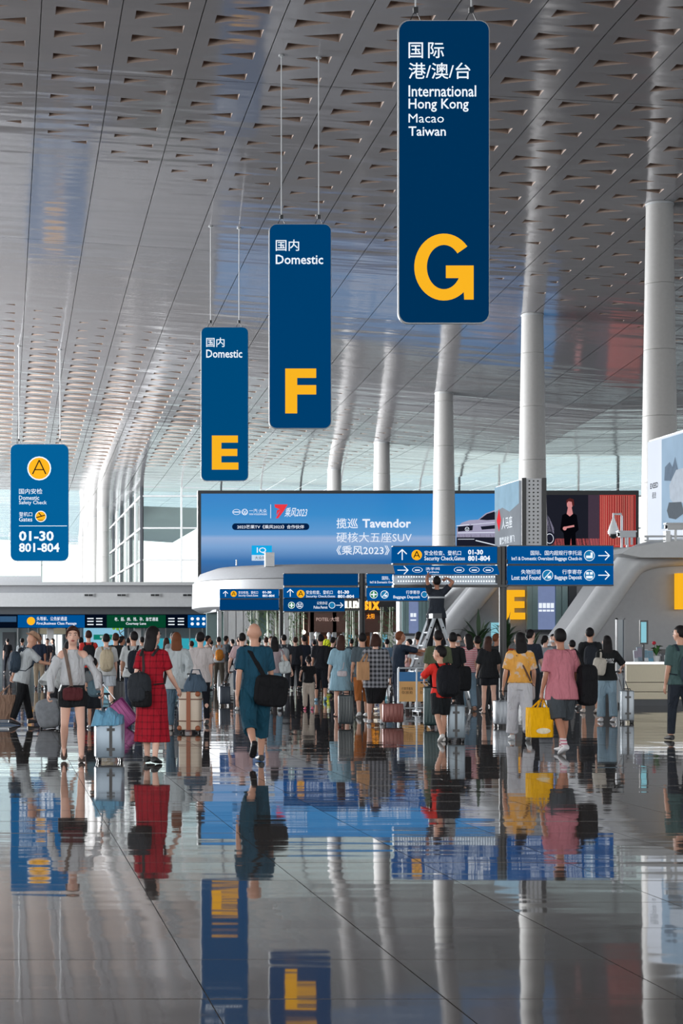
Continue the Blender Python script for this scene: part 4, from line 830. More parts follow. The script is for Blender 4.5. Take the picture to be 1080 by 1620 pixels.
    for i, (hip, kn, an, g_) in enumerate(L_):
        fd, up = feet[i]; m = MB(); sx = Vector((1, 0, 0)); rr = []
        for t_, wd, ht, cz in ((-.062, .02, .022, -.045), (-.05, .036, .04, -.033), (0, .04, .045, -.03), (.06, .042, .032, -.043), (.12, .047, .024, -.051), (.165, .036, .016, -.058), (.18, .018, .01, -.062)):
            rr.append((an+fd*t_*k+up*cz*k, sx*wd*k, up*ht*k))
        m.loft(rr, 12, e=.85); m.build('shoe', sm_, root, True)
        if socks:
            m = MB(); m.tube([an-up*.01, an+(kn-an)*.18, an+(kn-an)*.3], [.04*k, .042*k, .044*k], 12); m.build('sock', mt(socks), root, True)
    # --- hair
    kind = hair[0]
    if kind not in ('bald', 'none'):
        g = MB(); v = []
        g2 = MB(); g2.ell((0, 0, 0), (.083, .104, .107), 18, m=12)
        out = []
        for p in g2.v:
            p = Vector(p)
            if p.y > .028 and p.z < .05: p = Vector((p.x*.8, p.y*.7, p.z*.85))
            elif p.z < -.02 and p.y > -.02: p = Vector((p.x*.82, p.y, p.z*.8))
            elif p.z < -.06: p = Vector((p.x*.86, p.y*.93, p.z*.92))
            out.append(HP(p.x, p.y-.014, p.z+.024))
        g.add(out, g2.f)
        L2 = hair[2] if len(hair) > 2 else .3
        if kind in ('long', 'bob'):
            g.loft([(HP(0, -.045, .03), Rh @ Vector((.084*hs, 0, 0)), Rh @ Vector((0, .055*hs, 0))), (HP(0, -.055, -.06), Rh @ Vector((.09*hs, 0, 0)), Rh @ Vector((0, .048*hs, 0))), (HP(0, -.075, -.06-L2*.5), Rh @ Vector((.095*hs, 0, 0)), Rh @ Vector((0, .042*hs, 0))), (HP(0, -.085, -.05-L2), Rh @ Vector((.07*hs, 0, 0)), Rh @ Vector((0, .03*hs, 0)))], 14)
        if kind == 'bob':
            for s in sides: g.tube([HP(s*.072, .015, .04), HP(s*.082, .01, -.03), HP(s*.078, .0, -.05-L2*.9)], [.022*hs, .024*hs, .02*hs], 8, caps=True)
        if kind == 'pony':
            g.tube([HP(0, -.09, .03), HP(0, -.135, .0), HP(0, -.125, -L2*.5), HP(0, -.105, -L2)], [.026*hs, .034*hs, .032*hs, .015*hs], 10, caps=True)
        if kind == 'updo':
            g.ell(HP(0, -.1, -.02), (.05*hs, .05*hs, .05*hs), 10)
            for s in sides: g.tube([HP(s*.03, .07, .098), HP(s*.07, .06, .06), HP(s*.08, .03, .0), HP(s*.076, .015, -.06)], [.016*hs, .014*hs, .011*hs, .007*hs], 8, caps=True)
        child('hair', g, HM, min(vx, .013), 2)
    if hat:
        g = MB(); g.loft([(HP(0, 0, .055), Rh @ Vector((.15*hs, 0, 0)), Rh @ Vector((0, .16*hs, 0))), (HP(0, 0, .07), Rh @ Vector((.10*hs, 0, 0)), Rh @ Vector((0, .115*hs, 0))), (HP(0, -.01, .125), Rh @ Vector((.088*hs, 0, 0)), Rh @ Vector((0, .1*hs, 0))), (HP(0, -.01, .15), Rh @ Vector((.06*hs, 0, 0)), Rh @ Vector((0, .07*hs, 0)))], 20)
        g.build('hat', mt(hat), root, True)
    if mask:
        g = MB(); g.ell(HP(0, .045, -.04), (.055*hs, .055*hs, .04*hs), 12, 0, Rh); g.build('face_mask', M('mask white', (225, 232, 238), rough=.7), root, True)
    info = dict(root=root, org=org, Rz=Rz, d=d, k=k, T=lambda x, y, z: org+Rz @ T(x, y, z), hands=hands, w=w, belly=belly, U=lambda x, y, z: Rz @ U(x, y, z))
    if key: PEOPLE[key] = info
    return info
# ---------------------------------------------------------------- luggage
def basis(yaw, tilt=0, roll=0): return Matrix.Rotation(R(yaw), 3, 'Z') @ Matrix.Rotation(R(tilt), 3, 'X') @ Matrix.Rotation(R(roll), 3, 'Y')
def suitcase(label, px, fy, w_, h_, dp, col, yaw=0, tilt=0, roll=0, handle=None, style='ribs', rough=.3, metal=.3, belt=None, group='wheeled suitcases', dist=None, key=None, hl=None):
    d = dist or 4500/(fy-HY); org = Vector((WX(px, d), d, 0)); B = basis(yaw, tilt, roll)
    t = thing('suitcase', org, label, 'suitcase', group); Lc = lambda x, y, z: B @ Vector((x, y, z))
    mt_ = M('case_%d_%d_%d' % col, col, rough=rough, metal=metal, var=.04); wz = .055
    def part(nm, mb, mat, s=False): return mb.build(nm, mat, t, s)
    m = MB(); rr = []
    for t_, f in ((0, .9), (.015, .97), (.04, 1), (.5, 1), (.96, 1), (.985, .97), (1, .9)):
        z = wz+h_*t_; rr.append((Lc(0, 0, z), Lc(w_/2*f, 0, 0), Lc(0, dp/2*f, 0)))
    m.loft(rr, 24, e=.32); part('shell', m, mt_, True)
    if style == 'ribs':
        n = 5
        for s in (-1, 1):
            for k in range(n):
                x = -w_*.36+w_*.72*k/(n-1); m = MB(); m.tube([Lc(x, s*dp*.49, wz+h_*.08), Lc(x, s*dp*.49, wz+h_*.92)], .012, 6); part('rib', m, mt_, True)
    if style == 'trunk':
        bm_ = M('tan leather strap', (150, 84, 52), rough=.5)
        m = MB(); m.box((-.035, -dp/2-.012, wz), (.035, dp/2+.012, wz+h_+.008), 0, B.to_4x4()); part('strap', m, bm_)
        for z in (.22, .8):
            m = MB(); m.box((-w_/2-.008, -dp/2-.01, wz+h_*z), (w_/2+.008, dp/2+.01, wz+h_*z+.018), 0, B.to_4x4()); part('buckle_strap', m, M('brown strap', (104, 70, 54)))
        for sx in (-1, 1):
            for z in (0, h_):
                m = MB(); m.ell(Lc(sx*w_*.43, -dp*.44, wz+z+(.03 if z == 0 else -.03)), (.045, .035, .045)); part('corner_cap', m, bm_, True)
    if style == 'frame':
        m = MB(); m.box((-.018, -dp/2-.012, wz+.02), (.018, dp/2+.012, wz+h_+.006), 0, B.to_4x4()); part('closure_frame', m, BLACK)
        for z in (.2, .75): m = MB(); m.box((-.05, -dp/2-.02, wz+h_*z), (.05, -dp/2+.01, wz+h_*z+.035), 0, B.to_4x4()); part('latch', m, BLACK)
    if belt: m = MB(); m.box((-w_/2-.006, -dp/2-.006, wz+h_*.47), (w_/2+.006, dp/2+.006, wz+h_*.53), 0, B.to_4x4()); part('belt', m, mt_)
    for sx in (-1, 1):
        for sy in (-1, 1):
            m = MB(); c = Lc(sx*w_*.38, sy*dp*.34, .028); m.tube([c-Lc(.014, 0, 0), c+Lc(.014, 0, 0)], .028, 12); m.box((-.02, -.02, .03), (.02, .02, .06), 0, Matrix.Translation(Lc(sx*w_*.38, sy*dp*.34, 0)) @ B.to_4x4()); part('wheel', m, BLACK, True)
    m = MB(); m.tube([Lc(-.07, 0, wz+h_), Lc(-.06, 0, wz+h_+.03), Lc(.06, 0, wz+h_+.03), Lc(.07, 0, wz+h_)], .011, 6); part('carry_handle', m, BLACK, True)
    if handle is not None or hl:
        yb = dp*.36
        if handle is not None:
            hv = Vector(handle)-org; base = Lc(0, yb*(1 if True else -1), wz+h_-.02); off = hv
        else: off = Lc(0, yb, wz+h_+hl); base = Lc(0, yb, wz+h_-.02)
        for s in (-1, 1):
            m = MB(); o_ = Lc(s*.055, 0, 0); m.tube([base+o_, off+o_*.8], .009, 6); part('telescopic_rod', m, STEEL, True)
        m = MB(); m.tube([off-Lc(.07, 0, 0), off+Lc(.07, 0, 0)], .014, 8, caps=True); part('pull_grip', m, BLACK, True)
    return t
def rsoft(m, c, r, T, e=.68, n=18): m.ell(c, r, n, 0, T, m=10, e=e)
def backpack(p, label, col, size=(.15, .085, .22), at=(0, -.22, .26), group='backpacks', straps=True, strap_col=None, pocket=True, rx=0):
    T4 = p['T']; c = T4(at[0], at[1]-(p['belly']-1)*.05, at[2]); o = p['root']; Bm = (o.rotation_euler.to_matrix() @ Matrix.Rotation(R(rx), 3, 'X')); k = 1
    t = thing('backpack', c, label, 'backpack', group); mt_ = cloth(*col); sm = cloth(*(strap_col or tuple(max(0, v-12) for v in col)))
    m = MB(); rsoft(m, (0, 0, 0), size, Bm); m.build('bag_body', mt_, t, True)
    if pocket: m = MB(); rsoft(m, Bm @ Vector((0, -size[1]*.75, -size[2]*.35)), (size[0]*.78, size[1]*.45, size[2]*.5), Bm); m.build('front_pocket', mt_, t, True)
    m = MB(); m.tube([Bm @ Vector((-.03, 0, size[2]*.95)), Bm @ Vector((0, 0, size[2]*1.12)), Bm @ Vector((.03, 0, size[2]*.95))], .009, 6); m.build('grab_loop', sm, t, True)
    if straps:
        for s in (-1, 1):
            pts = [T4(s*.08, at[1]+.06, .46), T4(s*.1, -.07, .555), T4(s*.105, .04, .535), T4(s*.12, .125, .42), T4(s*.14, .11, .25), T4(s*.165, .0, .12), T4(s*.12, at[1]+.05, .1)]
            m = MB(); m.tube([q-c for q in pts], .02, 6, flat=.45, side=None); m.build('shoulder_strap', sm, t, True)
    return t
def crossbody(p, label, col, size, at, strap, side=1, group='handbags and shoulder bags', name='shoulder_bag', strap_w=.014, cat='bag', strap_col=None, rx=0, ry=0):
    # strap: shoulder x; bag hangs at local position at
    T4 = p['T']; c = T4(*at); Bm = p['root'].rotation_euler.to_matrix() @ Matrix.Rotation(R(ry), 3, 'Y'); t = thing(name, c, label, cat, group); mt_ = cloth(*col)
    m = MB(); rsoft(m, (0, 0, 0), size, Bm, .45); m.build('bag_body', mt_, t, True)
    m = MB(); s2 = (size[0]*.96, size[1]*1.08, size[2]*.42); rsoft(m, Bm @ Vector((0, 0, size[2]*.5)), s2, Bm, .5); m.build('flap', mt_, t, True)
    if strap is not None:
        f = .135+.05*(p['belly']-1); fy_ = at[1]
        for sg in (1, -1):
            pts = [T4(strap, -.01, .558), T4(strap*.8+at[0]*.2, sg*.1, .47), T4(strap*.5+at[0]*.5, sg*f, .3), T4(strap*.15+at[0]*.85, sg*(f-.015) if abs(at[1]) < .05 else (at[1] if sg*at[1] > 0 else sg*f), max(at[2]+.1, .08)), c+Bm @ Vector((size[0]*.8*(1 if sg > 0 else -1), 0, size[2]*.8))]
            m = MB(); m.tube([q-c for q in pts], strap_w, 6, flat=.4); m.build('strap', cloth(*(strap_col or col)), t, True)
    return t
def tote(label, c, w_, h_, dp, col, handle_to, yaw=0, group='handbags and shoulder bags', name='tote_bag', cat='bag', flare=1.0, printc=None, hw=.012):
    c = Vector(c); t = thing(name, c, label, cat, group); B = basis(yaw); mt_ = cloth(*col)     # c = centre of the bottom
    m = MB(); m.loft([(B @ Vector((0, 0, z*h_)), B @ Vector((w_/2*f, 0, 0)), B @ Vector((0, dp/2*g, 0))) for z, f, g in ((0, .96*flare, .95), (.03, 1*flare, 1), (.5, (1+flare)/2, .95), (1, 1, .75))], 20, e=.25); m.build('bag_body', mt_, t, True)
    if printc:
        m = MB(); m.loft([(B @ Vector((-.0, -dp*.52, h_*.22)), B @ Vector((w_*.3, 0, 0)), B @ Vector((0, 0, h_*.1))), (B @ Vector((0, -dp*.5-.012, h_*.22)), B @ Vector((w_*.3, 0, 0)), B @ Vector((0, 0, h_*.1)))], 14); m.build('print', cloth(*printc), t)
    for s in (-1, 1):
        hv = Vector(handle_to)-c; m = MB(); m.tube([B @ Vector((-w_*.22, s*dp*.36, h_*.97)), B @ Vector((-w_*.14, s*dp*.2, h_))*.35+hv*.65+B @ Vector((-.015, 0, 0)), hv, B @ Vector((w_*.14, s*dp*.2, h_))*.35+hv*.65+B @ Vector((.015, 0, 0)), B @ Vector((w_*.22, s*dp*.36, h_*.97))], hw, 6); m.build('handle', mt_, t, True)
    return t
# ================================================================ the people, nearest first
WLK = (22, 8, -14, 12); WLK2 = (-14, 12, 22, 8)
# 1 woman walking towards us
p = person('woman in white off-shoulder top and black shorts walking towards us at the left', 115, 1205, 1.69, 178, .88, 'l', (6, 2, -4, 34), (('t', 161, 1091, -.15), ('t', 73, 1108, -.1)), 0, ('none', (0, 0, 0)),
    ('shorts', (30, 32, 36), .46, .028), ('updo', 'b'), (74, 62, 56), spread=4, key='wf')
def offshoulder(p):
    T, U, root, org = p['T'], p['U'], p['root'], p['org']; Ri = p['Rz'].inverted(); wm = cloth(196, 198, 202)
    Tl = lambda x, y, z: Ri @ (T(x, y, z)-org); Ul = lambda x, y, z: Ri @ U(x, y, z); g = MB()
    g.loft([(Tl(0, 0, .085), Ul(.145, 0, 0), Ul(0, .115, 0)), (Tl(0, 0, .135), Ul(.165, 0, 0), Ul(0, .135, 0)), (Tl(0, 0, .25), Ul(.152, 0, 0), Ul(0, .128, 0)), (Tl(0, 0, .42), Ul(.148, 0, 0), Ul(0, .12, 0)), (Tl(0, 0, .49), Ul(.09, 0, 0), Ul(0, .085, 0)), (Tl(0, 0, .545), Ul(.07, 0, 0), Ul(0, .066, 0))], 16)
    for i, s in ((0, -1), (1, 1)):
        S = Tl(s*.16, -.01, .43); hnd = Ri @ (p['hands'][i]-org); sh_ = Tl(s*.172*.88, -.01, .5)
        v = hnd-sh_; E_ = sh_+v*.52+Vector((s*.05, -.03, 0)); g.tube([Tl(s*.1, 0, .36), S+Vector((s*.02, 0, 0)), E_, sh_+v*.86], [.07, .07, .058, .045], 12)
        g.tube([S+Vector((s*.02, 0, .015)), S+Vector((s*.05, 0, -.05))], [.06, .075], 12)
    def done(me):
        me.materials.append(wm); me.polygons.foreach_set('use_smooth', [True]*len(me.polygons)); link('blouse', me, root)
    job(g, .0125, .5, 2, done)
offshoulder(p)
crossbody(p, 'small maroon shoulder bag on a tan strap, on the woman in the white top', (86, 40, 44), (.13, .035, .085), (-.0, .17, -.02), .11, strap_col=(120, 104, 96), strap_w=.022)
suitcase('silver-blue suitcase with a blue jacket laid on top, beside the woman in white', 173, 1205, .37, .455, .26, (140, 156, 170), 4, style='frame', handle=p['hands'][0]+Vector((.03, 0, .02)), metal=.25)
suitcase('purple hard suitcase tilted over, behind the silver-blue one', 210, 1151, .38, .5, .24, (128, 44, 104), -8, 0, -38, hl=.4)
c = Vector((WX(169, 24.06), 24.02, .52)); jk = MB()
for a, h_, r_ in ((-.5, .16, .13), (.1, .19, .15), (.6, .1, .12), (-.1, .1, .2), (.35, .14, .1)): jk.loft([((a*.2, 0, -.05), (r_*.85, 0, .02), (0, .14, 0)), ((a*.2+.01, .0, h_*.4), (r_*.7, 0, .03), (0, .12, 0)), ((a*.26, -.04, h_*.9), (.02, 0, 0), (0, .03, 0))], 9)
jo = jk.build('jacket', cloth(112, 168, 200), None, True, c); tag(jo, 'crumpled light blue jacket lying on the silver-blue suitcase', 'jacket')
gb = W(78, 1150, 33.2); m = MB(); rsoft(m, (0, 0, .28), (.24, .16, .26), basis(0, 0, -12), .6); t = thing('backpack', (gb.x, gb.y, 0), 'grey-patterned backpack standing on a trolley on the floor, left of the woman in white', 'backpack'); m.build('bag_body', M('grey camouflage', (124, 128, 134), rough=.9, var=.35, scale=12), t, True)
m = MB(); m.tube([(.14, -.17, .5), (.2, -.19, .3), (.17, -.17, .08)], .02, 6); m.build('strap', BLACK, t, True)
for x in (-.14, .18): m = MB(); m.tube([(x-.02, 0, .035), (x+.02, 0, .035)], .035, 10); m.build('wheel', BLACK, t, True)
# 2 red dress woman
p = person('woman in a red dress walking away, black hair, near the left', 240, 1208, 1.68, -28, .95, 'l', (9, 4, -6, 8), ((-14, 8, 26), (18, 12, 30)), 3, ('dress', (168, 24, 42, 'redplaid', (104, 14, 28)), .7, 0, .014, .62, .24), ('none',), ('long', 'k', .13), (22, 22, 24), turn=(18, 0), key='red')
m = MB(); 
backpack(p, 'charcoal rucksack hanging low on the back of the woman in red', (44, 48, 54), (.15, .1, .2), (-.06, -.25, .05), straps=True, strap_col=(52, 46, 48))
crossbody(p, 'black handbag at the hip of the woman in red', (24, 24, 27), (.13, .06, .11), (-.02, -.27, -.08), -.1, strap_col=(66, 54, 56), strap_w=.018)
# 3 bald man
p = person('bald man in teal t-shirt and teal shorts walking away, centre left', 403, 1206, 1.74, 4, 1.0, 'm', (-20, 34, 12, 2), ((-12, 10, 14), (14, 12, 30)), 2, ('tee', (28, 74, 96), .82, -.08, .02), ('shorts', (24, 72, 92), 1.12, .035), ('bald', 'k'), (28, 28, 32), belly=1.12, key='bald')
crossbody(p, 'large black messenger bag slung on the bald man', (20, 21, 25), (.21, .09, .2), (.16, -.2, .0), -.12, strap_w=.03, ry=6)
# 4 pink shirt man
p = person('stocky man in a pink t-shirt and grey shorts walking away, at the right', 888, 1193, 1.68, 12, 1.1, 'd', (-16, 12, 16, 4), (('t', 855, 1104, .05), (10, 16, 34)), 3, ('tee', (196, 122, 134), .85, -.14, .028), ('shorts', (70, 76, 82), 1.0, .035), ('short', 'k'), (196, 196, 200), belly=1.3, turn=(10, 0), socks=(196, 120, 140, 'stripe', (230, 228, 230)), key='pink')
tote('bright yellow shopping bag in the hand of the man in pink', W(853, 1166, p['d']-.05), .34, .4, .22, (250, 184, 10), p['hands'][0], 10, printc=(236, 226, 196), flare=.96)
crossbody(p, 'black backpack hanging from the right shoulder of the man in pink', (22, 22, 26), (.13, .1, .28), (.33, -.1, .06), .2, strap_w=.024, group='backpacks', name='backpack', cat='backpack')
# 5 boy in red
p = person('boy in an orange-red t-shirt with a big black backpack walking away', 697, 1174, 1.42, 8, .92, 'm', (-12, 22, 14, 6), (('t', 676, 1058, .22), (6, 10, 20)), 4, ('tee', (232, 56, 48), .9, -.08, .024), ('shorts', (30, 34, 38), .92, .035), ('short', 'k'), (214, 212, 210), turn=(-42, 0), key='boy')
backpack(p, 'black backpack worn by the boy in orange-red', (26, 28, 34), (.18, .11, .25), (.07, -.2, .22))
suitcase('silver hard suitcase standing beside the boy in orange-red', 721, 1173, .27, .5, .24, (128, 142, 152), -12, style='frame', metal=.25)
# 6 right edge man
p = person('man in a grey-green t-shirt and dark trousers at the right edge', 1076, 1172, 1.74, 6, 1.0, 'm', (8, 4, -4, 8), ((2, 6, 14), (2, 6, 12)), 1, ('tee', (72, 96, 96), .85, -.05, .018), ('trousers', (40, 46, 56), 1.95, .012), ('short', 'k'), (30, 30, 34), turn=(-30, 0), key='edge')
backpack(p, 'dark sling pack on the man at the right edge', (52, 64, 76), (.13, .08, .22), (.05, -.18, .18))
# 7 orange tie-dye woman
p = person('woman in an orange and white tie-dye top and white wide trousers', 822, 1171, 1.64, -6, .94, 'm', (10, 4, -12, 14), ((4, 14, 16), (8, 16, 30)), 1, ('tee', (238, 174, 84, 'dye', (222, 200, 184)), .85, .03, .03), ('flared', (206, 206, 212), 1.93, .028), ('long', 'k', .17), (206, 208, 210), turn=(-14, 0), key='dye')
crossbody(p, 'small pale shoulder bag on a thin brown strap, on the woman in tie-dye', (182, 172, 172), (.05, .04, .11), (.19, .02, -.13), -.12, strap_col=(110, 80, 64))
suitcase('low silver suitcase ahead of the woman in tie-dye', 797, 1150, .36, .42, .24, (150, 156, 164), 10, handle=p['hands'][0], metal=.2)
# 8 hat man
p = person('man in a tan sun hat and white t-shirt looking down, at the left', 35, 1147, 1.68, -78, .96, 'm', (14, 2, -10, 10), (('t', 15, 1079, .1), (46, 4, 34)), 14, ('tee', (190, 196, 200), .85, -.12, .024), ('trousers', (26, 28, 32), 1.95, .02), ('none', 'g'), (50, 52, 56), turn=(0, -26), hat=(178, 142, 118), key='hat')
backpack(p, 'dark blue-grey backpack on the man in the sun hat', (56, 70, 84), (.15, .1, .2), (0, -.2, .24))
tote('large brown paper carrier bag held by the man in the sun hat', W(6, 1138, 34.8), .44, .45, .18, (160, 130, 112), W(15, 1084, 34.8), 20)
# 9 stooping man
person('stooping person in a loose white shirt, half hidden left of the woman in white', 81, 1152, 1.62, -62, 1.08, 'm', (20, 10, -6, 8), ((8, 6, 20), (12, 8, 20)), 32, ('tee', (192, 196, 198), .85, -.12, .04), ('trousers', (34, 36, 42), 1.9, .02), ('short', 'k'), (40, 40, 44), turn=(0, -10))
p = person('child in a grey top and black shorts, behind the suitcases', 148, 1152, 1.2, 4, .95, 'm', (4, 2, -4, 4), ((4, 6, 14), (4, 6, 14)), 2, ('tee', (104, 108, 112), .8, -.06, .02), ('shorts', (28, 32, 38), .95, .03), ('short', 'k'), (150, 152, 156), key='kid')
backpack(p, 'small blue-grey drawstring pack on the child in grey', (88, 112, 124), (.12, .05, .15), (0, -.14, .1))
# group at the left
p = person('young man in white t-shirt and white shorts with a cream rucksack', 168, 1128, 1.68, 0, 1, 'l', (4, 4, -4, 6), ((6, 10, 20), (6, 10, 20)), 2, ('tee', (198, 200, 202), .9, -.08, .035), ('shorts', (196, 204, 214), .75, .04), ('short', 'k'), (190, 190, 192), key='cream')
backpack(p, 'cream canvas rucksack on the young man in white', (196, 182, 156), (.15, .1, .24), (0, -.2, .25), strap_col=(170, 150, 122))
p = person('man with short brown hair and a black backpack over a red shirt', 140, 1110, 1.8, 0, 1, 'l', (2, 2, -2, 2), ((6, 6, 20), (6, 6, 20)), 0, ('tee', (206, 60, 56), .8), ('trousers', (48, 52, 60)), ('short', 'b'), (40, 40, 40), key='rb')
backpack(p, 'black backpack over the red shirt, behind the child', (30, 32, 38), (.17, .1, .25), (0, -.2, .26))
person('man in a black t-shirt beside the cream rucksack, reddish short hair', 183, 1116, 1.72, -10, 1, 'm', (2, 2, -2, 2), ((6, 6, 20), (6, 6, 30)), 0, ('tee', (34, 36, 40), .8), ('trousers', (30, 32, 36)), ('short', 'b'), (30, 30, 30))
person('woman with bare tanned arms and dark hair looking sideways', 192, 1108, 1.66, -60, .9, 'd', (2, 2, -2, 2), ((10, 6, 30), (20, 6, 40)), 0, ('tank', (52, 44, 46), 0), ('trousers', (40, 42, 48)), ('pony', 'k', .14), (30, 30, 30))
suitcase('tall black suitcase behind the purple one', 187, 1124, .42, .62, .26, (30, 34, 40), 0, handle=None, hl=.35)
p = person('man in a pale t-shirt with a black backpack, left of the woman in red', 211, 1136, 1.71, -8, 1, 'm', (6, 4, -6, 6), (('t', 193, 1062, .3), (6, 8, 20)), 2, ('tee', (186, 190, 192), .85, -.08, .03), ('trousers', (48, 58, 76)), ('short', 'k'), (60, 60, 64), turn=(-25, 0), key='pb')
backpack(p, 'black backpack on the man in the pale t-shirt', (30, 36, 46), (.14, .09, .24), (.03, -.19, .22))
# pair with the trunk suitcase
person('woman with a brown ponytail in a loose white shirt and jeans', 279, 1156, 1.66, -4, .98, 'l', (5, 3, -6, 6), ((4, 6, 14), ('t', 296, 1075, -.1)), 1, ('blouse', (186, 194, 198), 1.9, -.16, .035), ('trousers', (92, 116, 134), 1.95, .02), ('long', 'a', .14), (190, 186, 184), key='wsh')
p = person('man in a white t-shirt and black trousers beside the cream suitcase', 317, 1146, 1.68, 0, .98, 'l', (4, 2, -6, 6), ((4, 6, 14), (2, 8, 12)), 0, ('tee', (204, 196, 196), .85, -.1, .024), ('trousers', (22, 24, 32), 1.95, .008), ('short', 'k'), (60, 60, 62), turn=(8, 0), key='wtee')
suitcase('cream trunk-style suitcase with brown leather straps', 301, 1159.5, .36, .63, .25, (206, 190, 172), -20, style='trunk', hl=.3, metal=0, rough=.5)
t = thing('duffel_bag', W(309, 1093.5, 31.75), 'blue-grey duffel bag resting on top of the cream trunk suitcase', 'bag', 'handbags and shoulder bags'); m = MB(); m.loft([((0, 0, 0), (.19, 0, 0), (0, .1, 0)), ((0, 0, .08), (.2, 0, 0), (0, .12, 0)), ((0, 0, .2), (.15, 0, 0), (0, .1, 0)), ((0, 0, .28), (.08, 0, 0), (0, .05, 0))], 18); m.build('bag_body', cloth(76, 94, 112), t, True)
m = MB(); m.tube([(-.12, -.09, .18), (-.06, -.05, .36), (.06, -.05, .36), (.12, -.09, .18)], .012, 6); m.build('handle', cloth(60, 76, 92), t, True)
# mid group around the bald man
p = person('man in a pale pink t-shirt half hidden behind the bald man', 383, 1124, 1.7, -4, .98, 'l', (6, 4, -8, 8), (('t', 362, 1058, .1), (4, 8, 20)), 2, ('tee', (204, 176, 180), .85), ('shorts', (60, 70, 84), 1.0, .03), ('short', 'k'), (190, 190, 190), key='pp')
suitcase('small navy suitcase pulled by the man in pale pink', 355, 1117, .26, .42, .22, (40, 52, 66), 4, handle=p['hands'][0])
p = person('woman with long black hair, grey top and flared jeans, holding a child by the hand', 434, 1124, 1.62, 0, .92, 'l', (8, 4, -8, 8), ((4, 6, 12), ('t', 468, 1073, -.05)), 1, ('tank', (168, 152, 158), .15, -.02, .014), ('flared', (112, 142, 162), 1.96, .012), ('long', 'k', .3), (170, 176, 184), key='jean')
crossbody(p, 'white slouchy shoulder bag on the woman in flared jeans', (200, 208, 210), (.13, .06, .14), (.23, -.1, .12), .13, strap_w=.012, ry=-10)
person('little girl in a black and white top, beige trousers and pink shoes', 488, 1123, 1.17, -4, 1, 'l', (6, 4, -6, 6), (('t', 474, 1073, -.05), (6, 14, 10)), 0, ('tee', (28, 30, 34), .7, -.02, .02), ('trousers', (196, 184, 172), 1.92, .03), ('pony', 'k', .1), (232, 110, 140))
p = person('man in black t-shirt and shorts with pale blue shoes, centre', 507, 1110, 1.7, -6, 1, 'm', (6, 4, -10, 12), ((4, 8, 16), (6, 8, 20)), 1, ('tee', (32, 34, 40), .85, -.06, .024), ('shorts', (26, 30, 38), 1.05, .03), ('short', 'k'), (130, 178, 205), key='blk')
backpack(p, 'black backpack hanging at the side of the man with pale blue shoes', (24, 26, 30), (.15, .1, .25), (.22, -.1, .26), straps=False)
p = person('woman in a light blue puff-sleeved mini dress, long auburn-black hair', 540, 1134, 1.64, -6, .95, 'l', (8, 3, -10, 8), ((4, 16, 18), (4, 14, 16)), 1, ('dress', (146, 182, 200), 1.0, 0, .045, .34, .26), ('none',), ('long', 'b', .16), (206, 160, 140), turn=(14, 0), key='blue')
crossbody(p, 'small white waist bag on the woman in the light blue dress', (214, 206, 212), (.1, .04, .06), (0, -.18, .02), .1, strap_w=.008)
suitcase('black and grey suitcase below the light blue dress', 547, 1150, .27, .52, .24, (44, 54, 58), -14, metal=.1)
p = person('man in a grey t-shirt and brown shorts walking away', 573, 1135, 1.68, 0, .95, 'm', (-8, 12, 10, 4), ((4, 8, 14), (4, 8, 14)), 0, ('tee', (84, 96, 104), .85, -.08, .02), ('shorts', (168, 100, 52), 1.05, .02), ('short', 'k'), (206, 206, 206), key='brn')
p = person('person in a black and white plaid shirt over a black skirt', 594, 1145, 1.65, -8, 1.12, 'l', (4, 3, -6, 6), ((8, 8, 24), ('t', 617, 1077, .0)), 1, ('shirt', (40, 42, 48, 'plaid', (150, 152, 160)), 1.85, -.2, .03), ('skirt', (22, 22, 26), .5, .02), ('bob', 'b', .06), (206, 206, 210), turn=(20, 0), belly=1.1, key='plaid')
tote('tan paper-like tote under the arm of the person in plaid', W(574, 1076, 35.2), .23, .34, .1, (190, 146, 108), p['T'](-.15, -.02, .5), 10, hw=.01)
suitcase('low ribbed terracotta suitcase right of the person in plaid', 621, 1147, .38, .34, .24, (140, 82, 76), -6, handle=p['hands'][1], metal=.2)
# around the ladder
p = person('staff member in a dark navy uniform reaching forward to the right', 629, 1126.5, 1.74, -75, 1, 'd', (4, 2, -4, 4), ((70, 6, 12), (78, 6, 6)), 4, ('tee', (38, 50, 66), 1.2, -.04, .024), ('trousers', (38, 48, 66), 1.95, .02), ('short', 'a'), (34, 34, 38), turn=(0, 14), key='staff')
t = thing('clipboard', p['hands'][1]+Vector((.0, 0, .03)), 'brown flat folder held out by the staff member in navy', 'folder'); m = MB(); m.box((-.12, -.14, 0), (.2, .14, .05)); m.build('cover', M('brown card', (150, 92, 58)), t); m = MB(); m.box((-.11, -.13, .012), (.205, .13, .038)); m.build('sheets', WHITE, t)
person('man in a white t-shirt steadying the ladder', 662, 1119.5, 1.74, -20, 1, 'd', (4, 2, -4, 4), ((14, 8, 40), (18, 6, 30)), 0, ('tee', (186, 188, 192), .85, -.08, .02), ('trousers', (32, 34, 38), 1.95, .012), ('short', 'k'), (60, 60, 62))
p = person('man in an olive t-shirt standing below the ladder', 693, 1147, 1.71, 2, 1.05, 'm', (3, 2, -3, 4), ((4, 10, 10), (4, 8, 14)), 0, ('tee', (84, 92, 70), .9, -.08, .024), ('trousers', (34, 38, 42), 1.95, .012), ('short', 'k'), (40, 40, 42), key='olive')
suitcase('tall dark green suitcase in front of the man in olive', 683, 1152, .3, .68, .26, (34, 58, 60), -8, handle=p['hands'][0])
p = person('man in a black t-shirt and black trousers right of the man in olive', 716, 1142, 1.68, -4, 1.02, 'm', (4, 2, -16, 24), ((4, 8, 14), (4, 8, 14)), 0, ('tee', (30, 32, 36), .85, -.08, .024), ('trousers', (28, 30, 34), 1.95, .024), ('short', 'k'), (206, 200, 196), key='bk2')
